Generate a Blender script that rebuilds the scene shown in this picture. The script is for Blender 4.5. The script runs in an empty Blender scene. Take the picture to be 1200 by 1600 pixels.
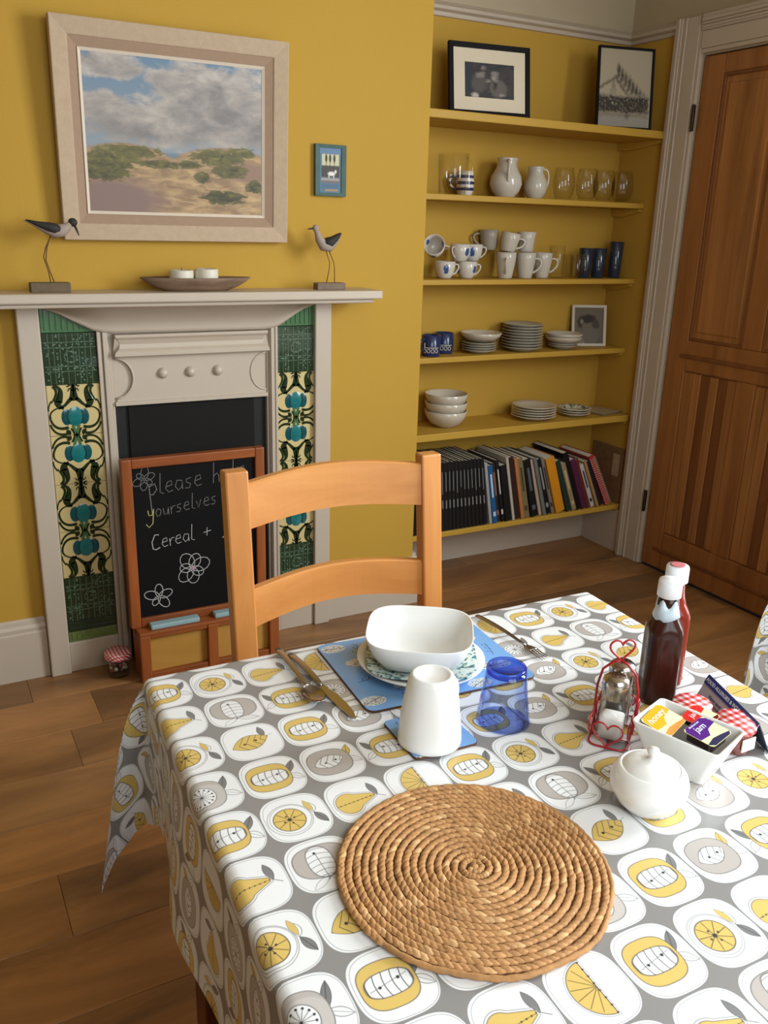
import bpy, math, random
from mathutils import Vector, Matrix
random.seed(7)
PI = math.pi
sc = bpy.context.scene
C = sc.collection

# ------------------------------------------------------------------ camera
cam_d = bpy.data.cameras.new('camera'); cam = bpy.data.objects.new('camera', cam_d); C.objects.link(cam)
yaw, pitch, roll, FPX = 0.5036, -0.3168, 0.0287, 1370.48
fw = Vector((math.sin(yaw)*math.cos(pitch), math.cos(yaw)*math.cos(pitch), math.sin(pitch)))
ri = Vector((math.cos(yaw), -math.sin(yaw), 0)); up = ri.cross(fw)
R_ = math.cos(roll)*ri + math.sin(roll)*up; U_ = -math.sin(roll)*ri + math.cos(roll)*up
M = Matrix((R_, U_, -fw)).transposed().to_4x4(); M.translation = (-0.2844, -2.6982, 1.3919)
cam.matrix_world = M
cam_d.sensor_fit = 'VERTICAL'; cam_d.sensor_height = 24; cam_d.lens = FPX*24/1600; cam_d.clip_start = .02
sc.camera = cam
# ------------------------------------------------------------------ light
w = bpy.data.worlds.new('world'); sc.world = w; w.use_nodes = True
w.node_tree.nodes['Background'].inputs[0].default_value = (.75, .87, 1, 1)
w.node_tree.nodes['Background'].inputs[1].default_value = 1.0
def area(name, loc, size, size_y, energy, col, target):
    l = bpy.data.lights.new(name, 'AREA'); l.shape = 'RECTANGLE'; l.size = size; l.size_y = size_y
    l.energy = energy; l.color = col
    o = bpy.data.objects.new(name, l); C.objects.link(o); o.location = loc
    o.rotation_euler = (Vector(target)-Vector(loc)).to_track_quat('-Z', 'Y').to_euler(); return o
area('window_daylight', (2.62, -2.25, 1.65), 1.25, 1.5, 78, (.86, .94, 1.0), (.2, -1.9, .7))
area('front_window_daylight', (.4, -3.56, 1.75), 1.3, 1.5, 24, (.86, .94, 1.0), (.3, -1.2, .5))
vs = sc.view_settings; vs.view_transform = 'Standard'; vs.look = 'None'; vs.gamma = 1; vs.use_curve_mapping = False
vs.exposure = 0.58

# ------------------------------------------------------------------ colour + materials
def lin(r, g, b):
    f = lambda c: (c/255/12.92) if c/255 <= .04045 else ((c/255+.055)/1.055)**2.4
    return (f(r), f(g), f(b), 1)
MATS = {}
def mat(name, col, rough=.5, metal=0, var=.06, scale=12, bump=0, bscale=60, trans=0, ior=1.45, coat=0, alpha=1, spec=.5):
    if name in MATS: return MATS[name]
    m = bpy.data.materials.new(name); m.use_nodes = True; nt = m.node_tree; p = nt.nodes['Principled BSDF']
    c = lin(*col); p.inputs['Roughness'].default_value = rough; p.inputs['Metallic'].default_value = metal
    p.inputs['Transmission Weight'].default_value = trans; p.inputs['IOR'].default_value = ior
    p.inputs['Coat Weight'].default_value = coat; p.inputs['Specular IOR Level'].default_value = spec
    if trans > 0: var = 0
    if var > 0:
        tc = nt.nodes.new('ShaderNodeTexCoord'); no = nt.nodes.new('ShaderNodeTexNoise'); no.inputs['Scale'].default_value = scale
        no.inputs['Detail'].default_value = 4
        nt.links.new(tc.outputs['Object'], no.inputs['Vector'])
        mx = nt.nodes.new('ShaderNodeMixRGB'); nt.links.new(no.outputs['Fac'], mx.inputs[0])
        mx.inputs[1].default_value = tuple(x*(1-var) for x in c[:3])+(1,); mx.inputs[2].default_value = tuple(min(1, x*(1+var)) for x in c[:3])+(1,)
        nt.links.new(mx.outputs[0], p.inputs['Base Color'])
        if bump:
            n2 = nt.nodes.new('ShaderNodeTexNoise'); n2.inputs['Scale'].default_value = bscale; nt.links.new(tc.outputs['Object'], n2.inputs['Vector'])
            b = nt.nodes.new('ShaderNodeBump'); b.inputs['Strength'].default_value = bump; b.inputs['Distance'].default_value = .002
            nt.links.new(n2.outputs['Fac'], b.inputs['Height']); nt.links.new(b.outputs[0], p.inputs['Normal'])
    else: p.inputs['Base Color'].default_value = c
    MATS[name] = m; return m
def wood(name, dark, light, axis='X', scale=9, rough=.45, stretch=14, tint=False, coat=0):
    m = bpy.data.materials.new(name); m.use_nodes = True; nt = m.node_tree; p = nt.nodes['Principled BSDF']; L = nt.links.new
    tc = nt.nodes.new('ShaderNodeTexCoord'); mp = nt.nodes.new('ShaderNodeMapping'); L(tc.outputs['Object'], mp.inputs[0])
    s = [scale]*3; s['XYZ'.index(axis)] = scale/stretch; mp.inputs['Scale'].default_value = s
    oi = nt.nodes.new('ShaderNodeObjectInfo'); cx = nt.nodes.new('ShaderNodeCombineXYZ')
    mu = nt.nodes.new('ShaderNodeMath'); mu.operation = 'MULTIPLY'; mu.inputs[1].default_value = 37; L(oi.outputs['Random'], mu.inputs[0])
    for i in range(3): L(mu.outputs[0], cx.inputs[i])
    if tint: L(cx.outputs[0], mp.inputs['Location'])
    n1 = nt.nodes.new('ShaderNodeTexNoise'); n1.inputs['Scale'].default_value = 1.0; n1.inputs['Detail'].default_value = 8; n1.inputs['Distortion'].default_value = .6
    n1.inputs['Roughness'].default_value = .62
    L(mp.outputs[0], n1.inputs['Vector'])
    cr = nt.nodes.new('ShaderNodeValToRGB'); L(n1.outputs['Fac'], cr.inputs[0])
    cr.color_ramp.elements[0].position = .3; cr.color_ramp.elements[0].color = lin(*dark)
    cr.color_ramp.elements[1].position = .68; cr.color_ramp.elements[1].color = lin(*light)
    out = cr.outputs[0]
    if tint:
        mx = nt.nodes.new('ShaderNodeMixRGB'); mx.blend_type = 'MULTIPLY'; mx.inputs[0].default_value = 1
        L(out, mx.inputs[1]); L(oi.outputs['Color'], mx.inputs[2]); out = mx.outputs[0]
    L(out, p.inputs['Base Color']); p.inputs['Roughness'].default_value = rough; p.inputs['Coat Weight'].default_value = coat
    b = nt.nodes.new('ShaderNodeBump'); b.inputs['Strength'].default_value = .12; b.inputs['Distance'].default_value = .001
    L(n1.outputs['Fac'], b.inputs['Height']); L(b.outputs[0], p.inputs['Normal'])
    MATS[name] = m; return m

# tiny drawing language for flat print: each shape is a distance field built of math nodes
class Fl:
    def __init__(s, nt, v): s.nt = nt; s.v = v
    def op(s, o, *a, clamp=False):
        n = s.nt.nodes.new('ShaderNodeMath'); n.operation = o; n.use_clamp = clamp
        for i, x in enumerate((s,)+a):
            x = x.v if isinstance(x, Fl) else x
            if isinstance(x, (int, float)): n.inputs[i].default_value = x
            else: s.nt.links.new(x, n.inputs[i])
        return Fl(s.nt, n.outputs[0])
    def __add__(s, o): return s.op('ADD', o)
    def __sub__(s, o): return s.op('SUBTRACT', o)
    def __mul__(s, o): return s.op('MULTIPLY', o)
    def __truediv__(s, o): return s.op('DIVIDE', o)
    def ma(s, a, b): return s.op('MULTIPLY_ADD', a, b)
    def abs(s): return s.op('ABSOLUTE')
    def min(s, o): return s.op('MINIMUM', o)
    def max(s, o): return s.op('MAXIMUM', o)
    def sqrt(s): return s.op('SQRT')
    def pow(s, e): return s.op('POWER', e)
class Draw:
    def __init__(s, name, coord='UV', cells=False, rough=.6, base=(255, 255, 255), bump=0, coat=0, scale=(1, 1), off=(0, 0), aa=.008, wob=0):
        s.m = bpy.data.materials.new(name); s.m.use_nodes = True; s.nt = nt = s.m.node_tree; MATS[name] = s.m
        s.p = nt.nodes['Principled BSDF']; s.p.inputs['Roughness'].default_value = rough; s.p.inputs['Coat Weight'].default_value = coat
        tc = nt.nodes.new('ShaderNodeTexCoord'); sp = nt.nodes.new('ShaderNodeSeparateXYZ')
        src = tc.outputs[coord]
        if wob:
            no = nt.nodes.new('ShaderNodeTexNoise'); no.inputs['Scale'].default_value = wob[1]; nt.links.new(src, no.inputs['Vector'])
            vm = nt.nodes.new('ShaderNodeVectorMath'); vm.operation = 'MULTIPLY_ADD'; nt.links.new(no.outputs['Color'], vm.inputs[0])
            vm.inputs[1].default_value = (wob[0],)*3; nt.links.new(src, vm.inputs[2]); src = vm.outputs[0]
        nt.links.new(src, sp.inputs[0])
        x, y = Fl(nt, sp.outputs[0]), Fl(nt, sp.outputs[1])
        s.src = src
        if scale != (1, 1) or off != (0, 0): x = x.ma(scale[0], off[0]); y = y.ma(scale[1], off[1])
        if cells: x = x.op('FRACT')-.5; y = y.op('FRACT')-.5
        s.x, s.y, s.aa = x, y, aa
        c = nt.nodes.new('ShaderNodeRGB'); c.outputs[0].default_value = lin(*base); s.c = c.outputs[0]
    def at(s, cx, cy): return s.x-cx, s.y-cy
    def ell(s, cx, cy, rx, ry):
        a, b = s.at(cx, cy); a = a*(1/rx); b = b*(1/ry)
        return ((a*a).ma(1, b*b).sqrt()-1)*min(rx, ry)
    def sup(s, cx, cy, rx, ry, p=3):
        a, b = s.at(cx, cy); a = (a*(1/rx)).abs().pow(p); b = (b*(1/ry)).abs().pow(p)
        return ((a+b).pow(1/p)-1)*min(rx, ry)
    def box(s, cx, cy, hx, hy):
        a, b = s.at(cx, cy); return (a.abs()-hx).max(b.abs()-hy)
    def seg(s, ax, ay, bx, by, w):
        dx, dy = bx-ax, by-ay; l = math.hypot(dx, dy)+1e-6; dx /= l; dy /= l
        a, b = s.at((ax+bx)/2, (ay+by)/2)
        t = (a*dx).ma(1, b*dy).abs(); q = (a*-dy).ma(1, b*dx).abs()
        return (t-l/2).max(q-w)
    def leaf(s, ax, ay, bx, by, w):
        dx, dy = bx-ax, by-ay; l = math.hypot(dx, dy); dx /= l; dy /= l
        a, b = s.at((ax+bx)/2, (ay+by)/2)
        t = (a*dx).ma(1, b*dy)*(2/l); q = (a*-dy).ma(1, b*dx).abs()
        return q+((t*t).ma(w, -w))
    def rays(s, cx, cy, n, w, r, r0=0, ph=0):
        a, b = s.at(cx, cy); th = b.op('ARCTAN2', a).ma(n/(2*PI), ph).op('FRACT')-.5
        rad = (a*a).ma(1, b*b).sqrt()
        d = (th.abs()*(2*PI/n))*rad-w
        d = d.max(rad-r)
        return d.max((rad*-1)+r0) if r0 else d
    def dots(s, cx, cy, n, R, r, ph=0):
        a, b = s.at(cx, cy); th = (b.op('ARCTAN2', a).ma(n/(2*PI), ph).op('FRACT')-.5)*(2*PI/n*R)
        rad = (a*a).ma(1, b*b).sqrt()-R
        return (th*th).ma(1, rad*rad).sqrt()-r
    def put(s, f, col, al=1.0):
        k = f.ma(-1/s.aa, .5); k = Fl(s.nt, k.v)
        n = s.nt.nodes.new('ShaderNodeClamp'); s.nt.links.new(k.v, n.inputs[0]); n.inputs[2].default_value = al
        m = s.nt.nodes.new('ShaderNodeMixRGB'); s.nt.links.new(n.outputs[0], m.inputs[0]); s.nt.links.new(s.c, m.inputs[1])
        m.inputs[2].default_value = lin(*col); s.c = m.outputs[0]; return s
    def ring(s, f, w, col, al=1.0): return s.put(f.abs()-w, col, al)
    def speck(s, sc_, thr, col, f=None):
        no = s.nt.nodes.new('ShaderNodeTexNoise'); no.inputs['Scale'].default_value = sc_; no.inputs['Detail'].default_value = 3
        s.nt.links.new(s.src, no.inputs['Vector']); d = (Fl(s.nt, no.outputs['Fac'])*-1+thr)*.3
        return s.put(d if f is None else d.max(f), col)
    def done(s, bump=0, bscale=400):
        s.nt.links.new(s.c, s.p.inputs['Base Color'])
        if bump:
            no = s.nt.nodes.new('ShaderNodeTexNoise'); no.inputs['Scale'].default_value = bscale
            b = s.nt.nodes.new('ShaderNodeBump'); b.inputs['Strength'].default_value = bump; b.inputs['Distance'].default_value = .001
            s.nt.links.new(no.outputs['Fac'], b.inputs['Height']); s.nt.links.new(b.outputs[0], s.p.inputs['Normal'])
        return s.m

# ------------------------------------------------------------------ mesh builder
class MB:
    def __init__(s): s.v = []; s.f = []; s.mi = []; s.sm = []
    def add(s, vs_, fs, mi=0, sm=False):
        o = len(s.v); s.v += [tuple(q) for q in vs_]
        for f in fs: s.f.append(tuple(i+o for i in f)); s.mi.append(mi); s.sm.append(sm)
        return s
    def box(s, x0, x1, y0, y1, z0, z1, mi=0):
        v = [(x, y, z) for x in (x0, x1) for y in (y0, y1) for z in (z0, z1)]
        return s.add(v, [(0, 1, 3, 2), (4, 6, 7, 5), (0, 4, 5, 1), (2, 3, 7, 6), (0, 2, 6, 4), (1, 5, 7, 3)], mi)
    def xbox(s, M_, hx, hy, hz, mi=0):
        o = len(s.v); s.box(-hx, hx, -hy, hy, -hz, hz, mi)
        for i in range(o, len(s.v)): s.v[i] = tuple(M_ @ Vector(s.v[i]))
        return s
    def lathe(s, prof, n=32, c=(0, 0, 0), mi=0, sm=True, shape=None, flip=False, sx=1, sy=1):
        vs_, fs = [], []; m = len(prof)
        for (r, z) in prof:
            for k in range(n):
                a = 2*PI*k/n; q = r*(shape(a, z) if shape else 1)
                vs_.append((c[0]+q*math.cos(a)*sx, c[1]+q*math.sin(a)*sy, c[2]+z))
        for i in range(m-1):
            for k in range(n):
                k2 = (k+1) % n; f = (i*n+k, i*n+k2, (i+1)*n+k2, (i+1)*n+k); fs.append(f[::-1] if flip else f)
        s.add(vs_, fs, mi, sm); o = len(s.v)-len(vs_)
        if prof[0][0] > 1e-5: s.f.append(tuple(o+k for k in reversed(range(n)))); s.mi.append(mi); s.sm.append(False)
        if prof[-1][0] > 1e-5: s.f.append(tuple(o+(m-1)*n+k for k in range(n))); s.mi.append(mi); s.sm.append(False)
        return s
    def tube(s, pts, r, n=8, mi=0, closed=False, cap=True, flat=1.0):
        pts = [Vector(p) for p in pts]; N = len(pts); vs_, fs = [], []
        rr = r if isinstance(r, (list, tuple)) else [r]*N
        ref = None
        for i, p in enumerate(pts):
            t = (pts[(i+1) % N]-pts[i-1]) if closed else (pts[min(i+1, N-1)]-pts[max(i-1, 0)])
            t.normalize()
            if ref is None:
                ref = Vector((0, 0, 1)) if abs(t.z) < .9 else Vector((1, 0, 0))
                if closed:
                    ax = Vector((0, 0, 0))
                    for j in range(N): ax += pts[j-1].cross(pts[j])
                    if ax.length > 1e-9: ref = ax.normalized()
            b = t.cross(ref)
            if b.length < 1e-4: b = t.orthogonal()
            b.normalize(); a = b.cross(t).normalized(); ref = a
            for k in range(n):
                q = 2*PI*k/n; vs_.append(p+rr[i]*(math.cos(q)*a*flat+math.sin(q)*b))
        for i in range(N if closed else N-1):
            for k in range(n):
                j = (i+1) % N; fs.append((i*n+k, i*n+(k+1) % n, j*n+(k+1) % n, j*n+k))
        if not closed and cap: fs += [tuple(reversed(range(n))), tuple((N-1)*n+k for k in range(n))]
        return s.add(vs_, fs, mi, True)
    def prism(s, poly, d0, d1, ax='Y', mi=0, sm=False):
        n = len(poly)
        P = {'Y': lambda p, d: (p[0], d, p[1]), 'X': lambda p, d: (d, p[0], p[1]), 'Z': lambda p, d: (p[0], p[1], d)}[ax]
        vs_ = [P(p, d0) for p in poly]+[P(p, d1) for p in poly]
        s.add(vs_, [(i, (i+1) % n, n+(i+1) % n, n+i) for i in range(n)], mi, sm)
        return s.add(vs_, [tuple(range(n)), tuple(reversed(range(n, 2*n)))], mi)
    def ball(s, c, rx, ry, rz, n=12, m=8, mi=0):
        pr = [(math.sin(PI*i/m), -math.cos(PI*i/m)) for i in range(m+1)]; o = len(s.v)
        s.lathe(pr, n, mi=mi)
        for i in range(o, len(s.v)): x, y, z = s.v[i]; s.v[i] = (c[0]+x*rx, c[1]+y*ry, c[2]+z*rz)
        return s
    def ribbon(s, pts, w, h, n=None, mi=0):   # raised flat stroke in the xz plane, facing -y; w may be a list
        N = len(pts); vs_ = []
        for i, (x, z) in enumerate(pts):
            a, b = pts[max(i-1, 0)], pts[min(i+1, N-1)]; dx, dz = b[0]-a[0], b[1]-a[1]; l = math.hypot(dx, dz)+1e-9
            ww = (w[i] if isinstance(w, (list, tuple)) else w)/2; nx, nz = -dz/l*ww, dx/l*ww
            vs_ += [(x+nx, 0, z+nz), (x+nx*.7, -h, z+nz*.7), (x-nx*.7, -h, z-nz*.7), (x-nx, 0, z-nz)]
        fs = []
        for i in range(N-1):
            for k in range(3): fs.append((i*4+k, (i+1)*4+k, (i+1)*4+k+1, i*4+k+1))
        fs += [(0, 1, 2, 3), ((N-1)*4+3, (N-1)*4+2, (N-1)*4+1, (N-1)*4)]
        return s.add(vs_, fs, mi)
    def build(s, name, mats, parent=None, bevel=0, loc=None, rot=None, fix=True, uv=None, smooth_angle=None):
        me = bpy.data.meshes.new(name); me.from_pydata(s.v, [], s.f)
        if fix:
            import bmesh
            b = bmesh.new(); b.from_mesh(me); bmesh.ops.recalc_face_normals(b, faces=b.faces); b.to_mesh(me); b.free()
        if not isinstance(mats, (list, tuple)): mats = [mats]
        for m in mats: me.materials.append(m)
        me.polygons.foreach_set('material_index', s.mi); me.polygons.foreach_set('use_smooth', s.sm)
        if uv:
            l = me.uv_layers.new(name='UVMap'); d = []
            for lp in me.loops: d += list(uv(me.vertices[lp.vertex_index].co))
            l.data.foreach_set('uv', d)
        o = bpy.data.objects.new(name, me); C.objects.link(o)
        if parent: o.parent = parent
        if loc: o.location = loc
        if rot: o.rotation_euler = rot
        if bevel:
            md = o.modifiers.new('bevel', 'BEVEL'); md.width = bevel; md.segments = 2; md.limit_method = 'ANGLE'; md.angle_limit = .6
        return o
def tag(o, label, cat, group=None):
    o['label'] = label; o['category'] = cat
    if group: o['group'] = group
    return o
def thing(name, label, cat, loc=(0, 0, 0), rz=0, group=None, rot=None):
    o = bpy.data.objects.new(name, None); C.objects.link(o); o.location = loc; o.rotation_euler = rot or (0, 0, rz)
    return tag(o, label, cat, group)
def struct(name, mb, m, parent=None, **k):
    o = mb.build(name, m, parent, **k)
    if not parent: o['kind'] = 'structure'
    return o
def dup(o, loc, rz=0, label=None, rot=None):
    r = o.copy(); C.objects.link(r); r.location = loc; r.rotation_euler = rot or (0, 0, rz)
    if label: r['label'] = label
    def kids(a, b):
        for ch in list(a.children):
            c = ch.copy(); C.objects.link(c); c.parent = b; kids(ch, c)
    kids(o, r); return r
def bez(p0, p1, p2, p3, n=10):
    o = []
    for i in range(n+1):
        t = i/n; u = 1-t
        o.append(tuple(u**3*a+3*u*u*t*b+3*u*t*t*c+t**3*d for a, b, c, d in zip(p0, p1, p2, p3)))
    return o
def text(name, body, size, m, parent, loc, rot, shear=0, ext=.0002, align='CENTER'):
    cu = bpy.data.curves.new(name, 'FONT'); cu.body = body; cu.size = size; cu.extrude = ext; cu.shear = shear
    cu.align_x = align; cu.align_y = 'CENTER'; cu.materials.append(m); cu.resolution_u = 3
    tmp = bpy.data.objects.new(name, cu); me = bpy.data.meshes.new_from_object(tmp); bpy.data.objects.remove(tmp)
    o = bpy.data.objects.new(name, me); C.objects.link(o); o.parent = parent; o.location = loc; o.rotation_euler = rot; o['kind'] = 'stuff'
    return o

# ------------------------------------------------------------------ shared materials
YEL = mat('yellow_wall_paint', (186, 146, 58), .7, spec=.2, var=.03, scale=3, bump=.15, bscale=120)
YSH = mat('yellow_shelf_paint', (186, 146, 56), .5, spec=.3, var=.03, scale=6)
WHT = mat('white_gloss_paint', (190, 175, 156), .38, var=.03, scale=5, bump=.05, bscale=30)
WHW = mat('white_wall_paint', (176, 160, 132), .7, var=.03, scale=3)
CHINA = mat('white_china', (240, 239, 234), .18, var=.01, coat=.3)
def thin_glass(name, tint, edge, gloss=.9):
    m = bpy.data.materials.new(name); m.use_nodes = True; nt = m.node_tree; L = nt.links.new
    nt.nodes.remove(nt.nodes['Principled BSDF']); out = nt.nodes['Material Output']
    lw = nt.nodes.new('ShaderNodeLayerWeight'); lw.inputs[0].default_value = .35
    mc = nt.nodes.new('ShaderNodeMixRGB'); mc.inputs[1].default_value = (*tint, 1); mc.inputs[2].default_value = (*edge, 1); L(lw.outputs['Facing'], mc.inputs[0])
    no = nt.nodes.new('ShaderNodeTexNoise'); no.inputs['Scale'].default_value = 40
    tr = nt.nodes.new('ShaderNodeBsdfTransparent'); gl = nt.nodes.new('ShaderNodeBsdfGlossy'); gl.inputs['Roughness'].default_value = .04; gl.inputs[0].default_value = (gloss,)*3+(1,)
    L(mc.outputs[0], tr.inputs[0]); fr = nt.nodes.new('ShaderNodeFresnel'); fr.inputs[0].default_value = 1.5
    geo = nt.nodes.new('ShaderNodeNewGeometry'); inv = nt.nodes.new('ShaderNodeMath'); inv.operation = 'SUBTRACT'; inv.inputs[0].default_value = 1; L(geo.outputs['Backfacing'], inv.inputs[1])
    mu = nt.nodes.new('ShaderNodeMath'); mu.operation = 'MULTIPLY'; L(fr.outputs[0], mu.inputs[0]); L(inv.outputs[0], mu.inputs[1])
    mx = nt.nodes.new('ShaderNodeMixShader'); L(mu.outputs[0], mx.inputs[0]); L(tr.outputs[0], mx.inputs[1]); L(gl.outputs[0], mx.inputs[2]); L(mx.outputs[0], out.inputs[0])
    MATS[name] = m; return m
GLASS = thin_glass('clear_glass', (.99, .99, .985), (.84, .85, .84))
XR, YD, XC = 2.469, .333, 1.331
# ================================================================== ROOM
ZC = 2.62
bx = lambda *a: MB().box(*a)
# walls
struct('wall_chimney', bx(-1.75, XC, 0, .45, 0, ZC), YEL)
mb = MB().box(XC, XR+.1, YD, YD+.1, 0, 2.13).box(XC, XR+.1, YD, YD+.1, 2.13, ZC, 1)
struct('wall_back', mb, [YEL, WHW])
mb = MB(); DY0, DY1, DZ = -.065, -.88, 2.02
mb.box(XR, XR+.1, .065, YD, .2, 2.13).box(XR, XR+.1, .065, YD, 2.13, ZC, 1).box(XR, XR+.1, .065, YD, 0, .2, 1)
mb.box(XR, XR+.1, DY0, .065, 0, ZC, 1).box(XR, XR+.1, DY1, DY0, DZ, ZC, 1).box(XR, XR+.1, -1.6, DY1, 0, 2.13).box(XR, XR+.1, -1.6, DY1, 2.13, ZC, 1).box(XR, XR+.1, -3.5, -2.9, 0, ZC).box(XR, XR+.1, -2.9, -1.6, 0, .85).box(XR, XR+.1, -2.9, -1.6, 2.45, ZC, 1).box(XR+.045, XR+.1, DY1, DY0, 0, DZ, 1)  # last box: unseen blocker added behind the door against light leaking under it
struct('wall_right', mb, [YEL, WHW])
mb = MB().box(-1.75, -1.65, -3.5, 0, 0, ZC)
FAR = mat('far_wall_paint', (150, 138, 120), .7, var=.03)  # muted grey given to the unseen walls to cut yellow bounce light
struct('wall_left', mb, FAR)
mb = MB().box(-1.75, -.3, -3.5, -3.4, 0, ZC).box(1.1, 2.57, -3.5, -3.4, 0, ZC).box(-.3, 1.1, -3.5, -3.4, 0, .9).box(-.3, 1.1, -3.5, -3.4, 2.5, ZC)
struct('wall_front', mb, FAR)
wn = MB()
for x in (-.3, .37, 1.05): wn.box(x, x+.05, -3.48, -3.43, .9, 2.5)
for z in (.9, 1.95, 2.45): wn.box(-.3, 1.1, -3.48, -3.43, z, z+.05)
struct('window_1', wn, WHT)
wn = MB()
for y in (-2.9, -2.27, -1.65): wn.box(XR+.03, XR+.07, y, y+.05, .85, 2.45)
for z in (.85, 2.4): wn.box(XR+.03, XR+.07, -2.9, -1.6, z, z+.05)
struct('window_2', wn, WHT)
struct('ceiling', bx(-1.75, 2.57, -3.5, .45, ZC, ZC+.1), WHW)
# floor: slab and planks
sub = struct('floor', bx(-1.75, 2.57, -3.5, .45, -.06, -.012), mat('floor_base', (50, 32, 20), .8))
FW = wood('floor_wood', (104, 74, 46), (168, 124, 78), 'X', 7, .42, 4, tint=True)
PITCH = .198; fixed = {(-.365): .09, (-.763): -.13, (-.169): -.075}
tones = [(1.08, 1.02, .95), (.84, .80, .78), (1.2, 1.1, .98), (.98, .94, .88), (1.28, 1.14, .96), (.78, .74, .72)]
tint_rows = {0: [(.95, .9, .82)]*5, 1: [(1.0, .95, .85)]*5}
k = 0
for j in range(-16, 9):
    y0 = -1.36+PITCH*j; y1 = y0+PITCH
    if y1 < -3.35 or y0 > YD: continue
    y1 = min(y1, YD); y0 = max(y0, -3.4)
    off = (j*0.437) % 1.22
    jn = {5: .09, 2: -.13, 1: -.13, 6: -.075}.get(j)
    if j == 2: jn = .25
    start = -1.75+off-1.22 if jn is None else jn-1.22*2
    x = start
    while x < XR:
        a, b = max(x, -1.65), min(x+1.22, XR if y1 > .0 else XR)
        if y1 > .01: a = max(a, XC if y0 > -.02 else -1.65)
        if b-a > .03 and not (y0 > -.02 and b <= XC):
            m_ = MB(); g = .0004; c_ = .0009
            v = [(a+g, y0+g), (b-g, y0+g), (b-g, y1-g), (a+g, y1-g)]; vi = [(a+g+c_, y0+g+c_), (b-g-c_, y0+g+c_), (b-g-c_, y1-g-c_), (a+g+c_, y1-g-c_)]
            m_.add([(p[0], p[1], -.012) for p in v]+[(p[0], p[1], -c_) for p in v]+[(p[0], p[1], 0) for p in vi],
                   [(0, 1, 5, 4), (1, 2, 6, 5), (2, 3, 7, 6), (3, 0, 4, 7), (4, 5, 9, 8), (5, 6, 10, 9), (6, 7, 11, 10), (7, 4, 8, 11), (8, 9, 10, 11)])
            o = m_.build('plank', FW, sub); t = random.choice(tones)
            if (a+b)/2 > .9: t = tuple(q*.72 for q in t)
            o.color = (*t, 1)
        x += 1.22
# baseboards, rails and casing
def mould(name, prof, a, b, axis, m=WHT):   # prof: list of (out, z)
    mb = MB()
    if axis == 'X': P = lambda p, t: (t, p[0], p[1])
    else: P = lambda p, t: (p[0], t, p[1])
    n = len(prof); v = [P(p, a) for p in prof]+[P(p, b) for p in prof]
    mb.add(v, [(i, (i+1) % n, n+(i+1) % n, n+i) for i in range(n)]+[tuple(range(n)), tuple(reversed(range(n, 2*n)))])
    return struct(name, mb, m)
def bprof(y, h, s): return [(y, 0), (y+s*.02, 0), (y+s*.02, h-.045), (y+s*.016, h-.04), (y+s*.017, h-.028), (y+s*.011, h-.018), (y+s*.009, h-.006), (y+s*.004, h), (y, h)]
mould('baseboard_left', bprof(0, .2, -1), -1.65, -.002, 'X')
mould('baseboard_chimney', bprof(0, .186, -1), .966, XC+.018, 'X')
mould('baseboard_back', [(YD, 0), (YD-.014, 0), (YD-.014, .2), (YD, .2)], XC, XR, 'X')
mould('baseboard_right', [(XR, 0), (XR-.012, 0), (XR-.012, .2), (XR, .2)], .065, YD-.014, 'Y')
mould('baseboard_side', [(XC, 0), (XC+.015, 0), (XC+.015, .2), (XC, .2)], 0.0, YD-.014, 'Y')
def rprof(y, z, s): return [(y, z), (y+s*.01, z+.002), (y+s*.014, z+.014), (y+s*.03, z+.02), (y+s*.034, z+.03), (y+s*.02, z+.038), (y+s*.012, z+.045), (y, z+.05)]
mould('trim_1', rprof(YD, 2.105, -1), XC, XR, 'X')
mould('trim_2', rprof(XR, 2.105, -1), .066, YD, 'Y')
mould('trim_3', rprof(0, 2.105, -1), -1.65, XC, 'X')
mould('trim_6', rprof(XC, 2.105, 1), 0, YD, 'Y')
# door casing: moulded legs and head
def casing(name, y0, y1, z0, z1, horiz=False):
    mb = MB()
    steps = [(0, .1, .03), (.1, .2, .034), (.2, .27, .029), (.27, .36, .024), (.36, .42, .027), (.42, .88, .021), (.88, 1, .017)]
    for a, b, d in steps:
        if not horiz:
            p, q = y0+(y1-y0)*a, y0+(y1-y0)*b; mb.box(XR-d, XR, min(p, q), max(p, q), z0, z1)
        else:
            p, q = z0+(z1-z0)*(1-b), z0+(z1-z0)*(1-a); mb.box(XR-d, XR, y1, y0, p, q)
    return struct(name, mb, WHT, bevel=.003)
casing('trim_4', .068, -.062, 0, 2.155)
casing('trim_7', -1.015, -.885, 0, 2.155)
casing('trim_5', -.0626, -.8846, 2.025, 2.155, True)
# door
DW = wood('door_pine', (124, 74, 34), (168, 110, 58), 'Z', 12, .4, 16)
DW2 = wood('door_pine_panel', (134, 84, 42), (182, 124, 68), 'Z', 22, .4, 22)
DWD = wood('door_pine_heartwood', (104, 60, 28), (134, 80, 40), 'Z', 20, .4, 18)
door = bx(XR+.012, XR+.03, DY1+.004, DY0-.004, .008, DZ-.004).build('door_1', DW); door['kind'] = 'structure'
def dpart(name, y0, y1, z0, z1, x=0, m=DW, t=.022, bev=.004): return MB().box(XR-x, XR-x+t, min(y0, y1), max(y0, y1), z0, z1).build(name, m, door, bevel=bev)
A0, A1 = DY0-.004, DY1+.004
SW = .1
dpart('stile', A0, A0-SW, .008, DZ-.004); dpart('stile', A1+SW, A1, .008, DZ-.004)
MU0, MU1 = A0-SW-.26, A1+SW+.26
dpart('rail', A0-SW, A1+SW, 1.95, DZ-.004); dpart('rail', A0-SW, A1+SW, .865, .985); dpart('rail', A0-SW, A1+SW, .008, .17)
dpart('muntin', MU0, MU1, .985, 1.95); dpart('muntin', MU0, MU1, .17, .865)
dpart('moulding', A0-.07, A1+.07, .915, .932, .006, DWD, .006, .003)
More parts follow.
